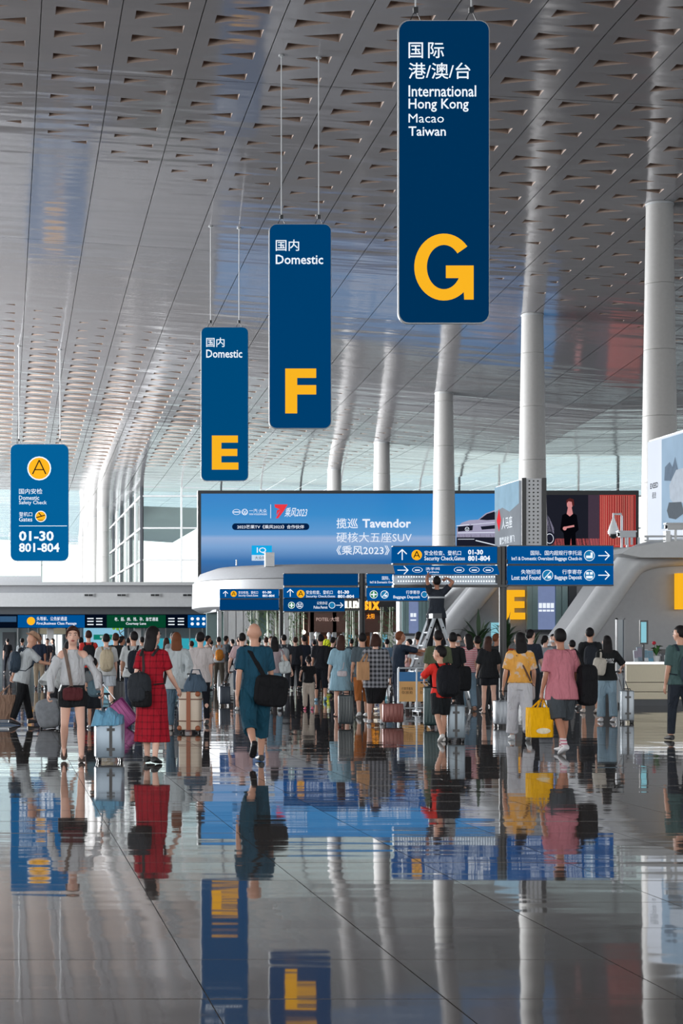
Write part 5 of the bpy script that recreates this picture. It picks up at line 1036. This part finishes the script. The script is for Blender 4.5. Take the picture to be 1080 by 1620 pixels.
crossbody(p, 'black holdall hanging beside the man in black trousers', (24, 26, 30), (.13, .1, .24), (.2, -.1, -.05), .12, strap_w=.02)
p = person('woman with long hair in a pink and white striped top and jeans', 740, 1125, 1.68, 8, .9, 'l', (3, 2, -6, 6), ((4, 6, 12), (6, 8, 18)), 0, ('tee', (214, 112, 124, 'stripe', (230, 208, 212)), .8, -.02, .02), ('trousers', (122, 148, 168), 1.95, .02), ('long', 'k', .22), (150, 110, 90), turn=(-20, 0))
person('man wearing a white face mask facing us behind the striped top', 724, 1114, 1.7, 160, .98, 'l', (3, 2, -3, 3), ((4, 6, 12), (4, 6, 12)), 0, ('tee', (82, 86, 92), .85), ('trousers', (44, 48, 54)), ('short', 'k'), (40, 40, 42), mask=True)
p = person('woman with very long dark brown hair, black top and black shorts', 773, 1129, 1.62, -8, .95, 'l', (6, 2, -6, 8), ((8, 14, 30), (10, 14, 40)), 1, ('tee', (30, 32, 36), .95, -.1, .04), ('shorts', (30, 32, 38), .62, .03), ('long', 'b', .36), (200, 160, 140), turn=(30, 0), key='vl')
person('companion in dark clothes left of the very long haired woman', 755, 1124, 1.64, 4, .95, 'm', (3, 2, -3, 3), ((4, 6, 12), (4, 6, 12)), 0, ('tee', (48, 50, 56), .95), ('trousers', (84, 92, 98)), ('short', 'k'), (60, 60, 62))
person('man turned right in profile, just right of the very long haired woman', 785, 1119, 1.7, -70, .95, 'd', (3, 2, -3, 3), ((4, 6, 12), (20, 6, 30)), 0, ('tee', (36, 38, 42), .9), ('trousers', (60, 64, 72)), ('short', 'a'), (60, 60, 62))
suitcase('black folding trolley bag on the floor left of the bare legs', 762, 1118, .4, .34, .3, (46, 50, 56), 8, style='plain', metal=0, rough=.7)
p = person('man in a navy t-shirt turned right, behind the tie-dye top', 839, 1131, 1.76, -28, .98, 'l', (3, 2, -3, 3), ((4, 6, 12), (16, 6, 30)), 0, ('tee', (40, 46, 58), .85), ('trousers', (34, 36, 42)), ('short', 'k'), (50, 50, 54), turn=(26, 0), key='nv')
person('woman with a black ponytail in a grey t-shirt, behind the pink shirt', 862, 1117, 1.66, -20, .92, 'l', (3, 2, -3, 3), ((4, 6, 12), (16, 6, 30)), 2, ('tee', (164, 168, 174), .85), ('trousers', (60, 66, 76)), ('pony', 'k', .1), (120, 120, 124), turn=(30, 0))
person('person in a mask looking back, left of the man in pink', 875, 1114, 1.7, 150, .92, 'l', (3, 2, -3, 3), ((4, 6, 12), (16, 6, 30)), 0, ('tee', (120, 124, 130), .85), ('trousers', (60, 66, 76)), ('short', 'k'), (120, 120, 124), mask=True)
p = person('man in a black t-shirt with a dark backpack, left of the sloping beam', 933, 1128, 1.8, -6, 1.05, 'm', (8, 4, -4, 10), ((4, 8, 12), (6, 8, 20)), 0, ('tee', (34, 36, 40), .8, -.06, .024), ('shorts', (40, 44, 50), .9, .03), ('short', 'k'), (190, 178, 170), turn=(14, 0), key='bb')
backpack(p, 'dark backpack on the man left of the sloping beam', (40, 44, 52), (.15, .1, .26), (-.02, -.2, .24))
p = person('woman with long straight black hair, printed black t-shirt and light jeans', 960, 1142, 1.62, -4, .95, 'l', (6, 4, -4, 6), ((4, 6, 14), ('t', 982, 1058, .2)), 1, ('tee', (28, 30, 32), .95, -.06, .026), ('flared', (136, 160, 176), 1.94, .018), ('long', 'k', .24), (200, 200, 204), key='print')
c = p['T'](0.03, -.178, .34); m = MB(); o_ = p['T'](0, 0, 0); text_into(m, 'ADYBZ', 954, 1042, 971, 1049, 36.3-.18, bold=.03); rebase(m, p['org']); m.v = [tuple(p['Rz'].inverted() @ Vector(v)) for v in m.v]; m.build('shirt_print', M('print pale', (200, 202, 204)), p['root'])
crossbody(p, 'cream canvas backpack on the left shoulder of the woman with straight black hair', (188, 182, 172), (.12, .08, .17), (-.19, -.16, .22), -.13, strap_w=.02, group='backpacks', name='backpack', cat='backpack', ry=8)
suitcase('silver suitcase with a tall pulled-out handle, beside the pale wood counter', 991, 1144, .24, .56, .22, (146, 154, 162), -6, style='frame', handle=p['hands'][1], metal=.25)
# ladder worker
person('maintenance man in a dark vest standing on the stepladder with arms raised', 690, 1100, 1.74, 2, 1.0, 'd', (0, 0, 0, 0), (('t', 677, 908, .1), ('t', 706, 914, .1)), -3, ('vest', (44, 50, 60), .6, -.08, .03), ('trousers', (26, 28, 34), 1.95, .018), ('short', 'k'), (30, 30, 34), spread=7, turn=(0, 14), dist=42.45, z0=1.24, key='worker')
pw = PEOPLE['worker']; m = MB(); m.loft([(pw['T'](0, -.0, .355)-pw['org'], (.187, 0, 0), (0, .148, 0)), (pw['T'](0, -.0, .39)-pw['org'], (.19, 0, 0), (0, .148, 0))], 18); m.build('reflective_band', M('reflective band', (176, 182, 188), rough=.3), pw['root'], True)
m = MB(); m.loft([(pw['T'](0, 0, -.085)-pw['org'], (.185, 0, 0), (0, .14, 0)), (pw['T'](0, 0, -.05)-pw['org'], (.188, 0, 0), (0, .144, 0))], 18); m.build('shirt_hem', cloth(176, 190, 206), pw['root'], True)
dl = 42.0; ap = W(691, 974, dl); lt = thing('stepladder', (ap.x, dl, 0), 'aluminium stepladder standing open under the nearest blue sign', 'ladder'); AL = M('aluminium', (178, 184, 190), rough=.35, metal=.6)
for s in (-1, 1):
    for yy in (0, .62):
        m = MB(); m.tube([(s*.78, yy, 0), (s*.04, yy+(.0 if yy == 0 else -.1), ap.z)], .042, 4, flat=.5); m.build('rail', AL, lt)
        m = MB(); m.box((s*.78-.05, yy-.04, 0), (s*.78+.05, yy+.04, .07)); m.build('rubber_foot', BLACK, lt)
    for k in range(1, 7):
        z = ap.z*k/7.3; x = s*(.78-.74*z/ap.z); m = MB(); m.tube([(x, 0, z), (x, .6, z)], .022, 8); m.build('rung', AL, lt)
    for k in range(1, 8):
        z = ap.z*k/8; x = s*(.78-.74*z/ap.z); m = MB(); m.tube([(x, -.03, z), (x, -.012, z)], .02, 8); m.build('bolt', BLACK, lt)
m = MB(); m.box((-.1, -.03, ap.z-.06), (.1, .6, ap.z+.05)); m.build('top_hinge', DGREY, lt)
# background walkers
BGP = [
 (12, 1066, 1.72, 10, (30, 32, 38), (34, 38, 48), 'short', 'k', 'person in black at the far left edge, walking away'), (35, 1078, 1.68, -10, (188, 196, 202), (50, 54, 62), 'short', 'k', 'person in a white t-shirt behind the sun hat'),
 (62, 1090, 1.75, 170, (40, 50, 70), (168, 152, 132), 'short', 'b', 'man in a navy t-shirt and beige trousers facing us near the bright doorway'), (75, 1075, 1.68, 160, (48, 46, 54), (60, 60, 68), 'short', 'k', 'dark-clad person left of the bright doorway'),
 (84, 1064, 1.72, 90, (60, 64, 70), (60, 64, 72), 'long', 'k', 'person with long hair silhouetted in the bright doorway'), (128, 1095, 1.66, 0, (52, 52, 58), (40, 42, 50), 'short', 'k', 'dark-haired person between the woman in white and the red shirt'),
 (203, 1090, 1.66, -30, (60, 90, 120), (50, 56, 66), 'short', 'k', 'person in blue behind the pale t-shirt'), (225, 1092, 1.68, 20, (74, 78, 84), (50, 56, 66), 'short', 'k', 'dark-haired person just left of the red dress'),
 (263, 1108, 1.62, 0, (168, 172, 176), (60, 66, 76), 'long', 'b', 'woman with long dark hair between the red dress and the white shirt'), (275, 1112, 1.76, 0, (140, 146, 152), (60, 64, 72), 'short', 'k', 'tall dark-haired person in front of the brown ponytail'),
 (303, 1094, 1.55, 0, (96, 60, 60), (60, 50, 52), 'short', 'b', 'short person between the white shirt and the white t-shirt'), (328, 1092, 1.72, -80, (172, 150, 140), (70, 74, 80), 'short', 'k', 'person in a tan top right of the white t-shirt'),
 (334, 1078, 1.6, 0, (84, 96, 92), (70, 74, 80), 'short', 'k', 'person in grey-green right of the white t-shirt'), (346, 1086, 1.7, 0, (186, 190, 196), (90, 84, 76), 'short', 'k', 'person in white with an orange pack by the kiosk corner'),
 (357, 1083, 1.74, -60, (54, 62, 70), (84, 80, 78), 'short', 'k', 'man in a dark t-shirt looking right at the kiosk corner'), (368, 1078, 1.64, 30, (48, 50, 54), (48, 50, 56), 'short', 'k', 'man in black with a strap near the kiosk corner'),
 (378, 1090, 1.7, 10, (120, 128, 140), (60, 66, 74), 'short', 'k', 'person in grey just left of the bald man'), (392, 1070, 1.62, 0, (60, 60, 66), (50, 54, 60), 'short', 'k', 'small dark figure left of the bald head'),
 (421, 1092, 1.68, 0, (120, 96, 92), (70, 66, 70), 'short', 'b', 'person in brown right of the bald man'), (429, 1098, 1.68, 170, (132, 92, 80), (70, 66, 70), 'short', 'b', 'person in a brown shirt looking at us'),
 (449, 1095, 1.74, 0, (62, 66, 74), (60, 62, 70), 'short', 'k', 'man with a dark grey shirt above the white slouchy bag'), (467, 1093, 1.68, -8, (40, 44, 52), (24, 26, 32), 'short', 'b', 'man in black striding in front of the shop'),
 (481, 1091, 1.72, 20, (40, 46, 58), (30, 34, 42), 'short', 'k', 'man in navy behind the little girl'), (497, 1080, 1.6, 0, (150, 150, 156), (60, 62, 70), 'short', 'k', 'pale-clad person behind the man in black shorts'),
 (526, 1100, 1.66, -40, (40, 42, 46), (40, 42, 50), 'short', 'k', 'woman in black next to the light blue dress'), (534, 1088, 1.62, -60, (206, 50, 60), (50, 46, 50), 'short', 'k', 'person in a red top behind the light blue dress'),
 (556, 1082, 1.64, 0, (70, 84, 92), (50, 54, 60), 'short', 'k', 'person in dark grey between the blue dress and brown shorts'), (612, 1090, 1.62, 0, (120, 150, 175), (60, 66, 74), 'short', 'k', 'person in pale blue right of the plaid shirt'),
 (648, 1100, 1.6, 60, (190, 150, 150), (80, 70, 70), 'short', 'k', 'small figure in pink by the orange signboard'), (678, 1112, 1.3, 0, (176, 120, 130), (60, 60, 66), 'short', 'k', 'child in pink beside the olive t-shirt'),
 (733, 1083, 1.72, 10, (44, 46, 50), (40, 44, 50), 'short', 'k', 'dark figure behind the pink striped top'), (803, 1102, 1.6, 0, (206, 84, 60), (60, 60, 66), 'short', 'k', 'person in orange-red beneath the palm plant'),
 (905, 1121, 1.55, 0, (70, 76, 84), (60, 64, 70), 'short', 'k', 'person in grey right of the man in pink'), (243, 1080, 1.7, 0, (110, 116, 124), (60, 64, 72), 'short', 'k', 'grey figure behind the woman in red'), (410, 1078, 1.7, 0, (150, 150, 152), (60, 64, 72), 'short', 'k', 'pale figure just behind the bald head')]
for i, (px, fy, H, hd_, c1, c2, hk, hc_, lab) in enumerate(BGP):
    a = WLK if i % 3 == 0 else ((6, 3, -6, 6) if i % 3 == 1 else (3, 2, -4, 4))
    q = person(lab, px, fy, H, hd_, .93+.1*((i*7) % 3)/2, 'lmd'[i % 3] if i % 4 else 'l', a, ((4+i % 9, 7, 10+i*5 % 30), (2, 8, 8+i*11 % 40)), 1, ('tee', c1, .85, -.06, .022), ('trousers', c2, 1.95, .016), (hk, hc_, .2), (50, 50, 54), group='walkers in the background crowd', key='bg%d' % i)
backpack(PEOPLE['bg13'], 'orange pack on the person in white by the kiosk corner', (206, 130, 50), (.14, .09, .2), (0, -.17, .2)); backpack(PEOPLE['bg1'], 'black backpack on the person in white behind the sun hat', (30, 34, 40), (.14, .09, .2), (0, -.17, .26)); backpack(PEOPLE['bg20'], 'pale backpack on the man above the white slouchy bag', (170, 176, 182), (.14, .09, .2), (0, -.17, .24))
# mannequins in the shop
for i, (px, py, c1, lab) in enumerate(((500, 1003, (90, 90, 96), 'white-headed shop mannequin in grey, left of the yellow one'), (520, 1004, (200, 210, 40), 'shop mannequin in a yellow-green cap and top'), (540, 1008, (206, 150, 150), 'shop mannequin in a pink top'), (560, 1010, (60, 60, 70), 'shop mannequin in dark clothes by the blue poster'), (600, 1012, (60, 70, 110), 'shop mannequin in navy at the right end of the shop'), (420, 1006, (190, 196, 200), 'pale mannequin behind the kiosk glass'))):
    M_ = M('mannequin white', (224, 226, 230), rough=.3); p = person(lab, px, 1070, 1.85+(1012-py)*.02, 175, .9, 'l', (2, 0, -2, 0), ((4, 8, 10), (4, 8, 10)), 0, ('tee', c1, .9, -.06, .02), ('trousers', (50, 54, 64), 1.95, .01), ('bald', 'k'), (200, 200, 200), name='mannequin', dist=90.6-.9*(i % 2), group='shop mannequins'); p['root']['category'] = 'mannequin'
run_jobs()
for o in COL.objects:
    if o.name.startswith('mannequin'): 
        for i in range(len(o.material_slots)): o.material_slots[i].material = o.data.materials[0] = M('mannequin white')
# ================================================================ counter, plants, signboards
Yc = 45.6; x0 = WX(991, Yc); org = (x0, Yc, 0)
t = thing('service_counter', org, 'pale wood service counter with a steel top at the right edge', 'counter')
x1 = x0+7
for z0_, z1_ in ((.16, .33), (.345, .56), (.575, 1.0)): m = MB(); m.box((x0, Yc, z0_), (x1, Yc+.9, z1_)); rebase(m, org).build('front_panel', BEIGE, t)
m = MB(); m.box((x0+.1, Yc+.08, 0), (x1, Yc+.8, .16)); rebase(m, org).build('kick_plate', DGREY, t)
m = MB(); m.box((x0-.06, Yc-.06, 1.0), (x1, Yc+.95, 1.06)); rebase(m, org).build('worktop', STEEL, t)
def counter_thing(name, px, label, cat, build, g='things on the service counter'):
    o = (WX(px, Yc+.3), Yc+.3, 1.06); q = thing(name, o, label, cat, g); build(q)
def mon(q):
    m = MB(); m.box((-.1, -.02, .42), (.1, .03, 1.0)); m.build('casing', BLACK, q); m = MB(); m.box((-.075, -.026, .46), (.055, -.018, .96)); m.build('screen', E('kiosk cyan', (150, 215, 230), .8), q)
    m = MB(); m.box((-.02, -.0, 0), (.02, .03, .45)); m.box((-.09, -.06, 0), (.09, .08, .015)); m.build('stand', DGREY, q)
counter_thing('monitor', 1018, 'narrow upright monitor on the service counter', 'monitor', mon)
def flo(q):
    m = MB(); m.loft([((0, 0, 0), (.06, 0, 0), (0, .06, 0)), ((0, 0, .14), (.085, 0, 0), (0, .085, 0))], 16); m.build('pot', WHITE, q, True)
    for k in range(9):
        a = k*2.4; r = .1+.02*(k % 4); m = MB(); d_ = Vector((math.cos(a), math.sin(a), 0)); z = .3+.05*(k % 3); s_ = Vector((-d_.y, d_.x, 0))
        m.add([(0, 0, .13), d_*r*.6+s_*.04+Vector((0, 0, z-.04)), d_*r*1.4+Vector((0, 0, z-.03)), d_*r*.6-s_*.04+Vector((0, 0, z)), (0, 0, .15)], [(0, 1, 2, 3), (4, 3, 2, 1)]); m.build('leaf', M('leaf green', (58, 104, 48), rough=.5), q)
    m = MB(); m.tube([(0, 0, .1), (-.05, 0, .42)], .008, 5); m.build('stem', M('leaf green'), q); m = MB(); m.ell((-.06, 0, .45), (.05, .05, .045), 8); m.build('flower', M('red petals', (206, 40, 60)), q, True)
counter_thing('potted_flower', 1038, 'potted plant with a red flower on the service counter', 'plant', flo)
for px, wd, h_, c_, lab in ((1006, .05, .28, (196, 206, 214), 'leaning pale card holder at the left end of the counter'), (1012, .06, .36, (120, 140, 156), 'grey-blue leaflet rack beside the monitor'), (1022, .05, .3, (210, 216, 222), 'white leaflet rack right of the monitor'), (1029, .06, .26, (96, 160, 190), 'cyan leaflet rack left of the red flower')):
    def lf(q):
        m = MB(); T_ = Matrix.Rotation(R(-12), 4, 'X'); m.box((-wd, -.02, 0), (wd, .03, h_), 0, T_); m.build('holder', M('card %d' % px, c_, rough=.4), q); m = MB(); m.box((-wd*.8, -.03, h_*.3), (wd*.8, -.022, h_*.92), 0, T_); m.build('leaflet', E('leaflet %d' % (px % 3), (150+px % 60, 190, 210), .25), q)
    counter_thing('leaflet_rack', px, lab, 'leaflet rack', lf)
def prn(q):
    m = MB(); m.box((-.2, -.05, 0), (.2, .35, .2)); m.build('body', DGREY, q); m = MB(); m.box((-.14, -.06, .05), (.1, -.05, .16)); m.build('front_plate', LGREY, q); m = MB(); m.box((-.24, .0, .2), (.3, .4, .3)); m.build('lid', BLACK, q)
counter_thing('label_printer', 1058, 'dark label printer at the right of the red flower', 'printer', prn)
# glass display post
d = 45; t = thing('display_post', (WX(980.5, d), d, 0), 'tall narrow metal framed glass display post left of the counter', 'display'); o_ = (WX(980.5, d), d, 0)
m = MB()
a = W(974, 1118, d); b = W(975.8, 978, d); m.box((a.x, d-.05, 0), (b.x, d+.05, b.z)); a = W(985.5, 1118, d); c = W(987.5, 978, d); m.box((a.x, d-.05, 0), (c.x, d+.05, c.z)); a2 = W(974, 980, d); m.box((a2.x, d-.05, a2.z), (c.x, d+.05, c.z))
rebase(m, o_).build('frame', GREY, t); m = MB(); a = W(976, 1100, d); b = W(985.5, 980, d); m.box((a.x, d-.01, .1), (b.x, d+.02, b.z)); rebase(m, o_).build('glass_panel', M('smoked display glass', (92, 108, 120), rough=.1), t)
# luggage cart signboards behind the ladder
d = 40.5
for i, (x0, x1, lab) in enumerate(((630, 658, 'orange and blue signboard in a steel frame, right of the terracotta suitcase'), (659, 682, 'second orange and blue signboard, left of the tall dark green suitcase'))):
    o_ = (WX((x0+x1)/2, d), d+i*.3, 0); t = thing('signboard', o_, lab, 'signboard', 'orange signboards'); dd = d+i*.3
    for nm, y0, y1, mt_ in (('blue_panel', 1063, 1078, M('board blue', (58, 128, 190))), ('orange_panel', 1078, 1110, M('board orange', (240, 186, 118)))):
        m = MB(); quad(m, x0+1, y0, x1-1, y1, dd, t=.02); rebase(m, o_).build(nm, mt_, t)
    m = MB()
    for x in (x0, x1): p = W(x, 1057, dd); m.tube([(p.x, dd, .05), (p.x, dd, p.z)], .025, 8)
    a, b = W(x0, 1057, dd), W(x1, 1057, dd); m.tube([a, b], .025, 8); m.tube([(a.x, dd, .12), (b.x, dd, .12)], .02, 8); m.tube([(a.x, dd-.3, .05), (a.x, dd+.3, .05)], .025, 8); m.tube([(b.x, dd-.3, .05), (b.x, dd+.3, .05)], .025, 8); rebase(m, o_).build('frame', AL, t, True)
    for y0, y1, s_ in ((1087, 1092, '行李手推车'), (1093, 1098, '存放处')):
        m = MB(); text_into(m, s_, x0+5, y0, x1-5, y1, dd-.03, bold=.01); rebase(m, o_).build('lettering', M('board print', (120, 84, 50)), t)
    for x in (x0, x1):
        for s in (-.28, .28): m = MB(); p = WX(x, dd); m.tube([(p-.015, dd+s, .03), (p+.015, dd+s, .03)], .03, 10); rebase(m, o_).build('wheel', BLACK, t, True)
# plants
LG = M('palm leaf green', (40, 66, 40), rough=.45, var=.3); LG2 = M('bamboo leaf', (104, 128, 92), rough=.6, var=.3)
def palm(px, d, h, n, L, label, mat, up=.6, wd=.035, group='palm plants in the hall', tw=None):
    o_ = (WX(px, d), d, 0); t = thing('potted_palm', o_, label, 'plant', group); rnd = random.Random(px)
    m = MB(); m.loft([((0, 0, 0), (.2, 0, 0), (0, .2, 0)), ((0, 0, .45), (.28, 0, 0), (0, .28, 0)), ((0, 0, .5), (.27, 0, 0), (0, .27, 0))], 18); m.build('pot', DGREY, t, True)
    m = MB(); m.tube([(0, 0, .4), (.03, 0, h*.5), (0, 0, h)], [.05, .04, .03], 8); m.build('trunk', M('palm trunk', (92, 76, 56)), t, True)
    for k in range(n):
        a = k*2.399+rnd.random()*.4; el = min(1.45, up+.35*rnd.random()+(k % 3)*.15-.35*(k % 2)); ll = L*rnd.uniform(.75, 1.1); z0_ = h*(.72+.28*(k/n)); dv = Vector((math.cos(a), math.sin(a), 0)); m = MB(); vs_ = []; fs = []
        for j in range(7):
            u = j/6; p = dv*ll*u*math.cos(el)+Vector((0, 0, z0_+ll*(math.sin(el)*u-.75*u*u*math.cos(el)))); s_ = Vector((-dv.y, dv.x, 0))*wd*math.sin(math.pi*min(.97, .12+u*.88)); vs_ += [p-s_+Vector((0, 0, .006)), p, p+s_+Vector((0, 0, .006))]
        for j in range(6): fs += [(3*j, 3*j+1, 3*j+4, 3*j+3), (3*j+1, 3*j+2, 3*j+5, 3*j+4)]
        m.add(vs_, fs); m.build('leaf', mat, t)
palm(800, 47, 1.72, 54, .75, 'dark green palm plant standing at the foot of the nearest sign post', LG, 1.0, .055)
palm(757, 44.9, 1.68, 24, .95, 'palm with long arching leaves left of the nearest sign post', LG, .8, .05)
palm(840, 47, 1.62, 14, .9, 'low palm behind the tie-dye top', LG, .7, .035)
palm(528, 80, 1.7, 14, .8, 'dark palm in front of the shop', LG, .4, .05)
def bamboo(px, d, label, n=7):
    o_ = (WX(px, d), d, 0); t = thing('bamboo_plant', o_, label, 'plant', 'tall pale plants by the kiosk'); rnd = random.Random(px)
    m = MB(); m.box((-.38, -.25, 0), (.38, .25, .5)); m.build('planter', GREY, t)
    for k in range(n):
        x = rnd.uniform(-.3, .3); x2 = x+rnd.uniform(-.1, .1); m = MB(); m.tube([(x, 0, .45), ((x+x2)/2, rnd.uniform(-.1, .1), 1.9), (x2, 0, 3.15)], [.03, .025, .012], 6); m.build('stalk', M('pale stalk', (196, 204, 190), rough=.5), t, True)
    lv = MB()
    for k in range(170):
        z = rnd.uniform(1.2, 3.2); x = rnd.uniform(-.38, .38); y = rnd.uniform(-.25, .25); a = rnd.uniform(-1, 1); ll = rnd.uniform(.18, .34); dv = Vector((math.sin(a*1.5), rnd.uniform(-.3, .3), -abs(math.cos(a))*.7)); s_ = Vector((.022, 0, .012)); p = Vector((x, y, z))
        lv.add([p, p+dv*ll*.5+s_, p+dv*ll, p+dv*ll*.5-s_], [(0, 1, 2, 3)])
    tag(lv.build('foliage', LG2, t), kind='stuff')
for px, lab in ((402, 'pale bamboo plant behind the bald head'), (430, 'pale bamboo plant left of the farthest sign post'), (468, 'bamboo plant right of the farthest sign post'), (556, 'bamboo plant left of the middle sign post'), (612, 'bamboo plant at the right end of the shop')): bamboo(px, 86 if px != 430 else 87.5, lab)
bpy.data.scenes.remove(TMP)
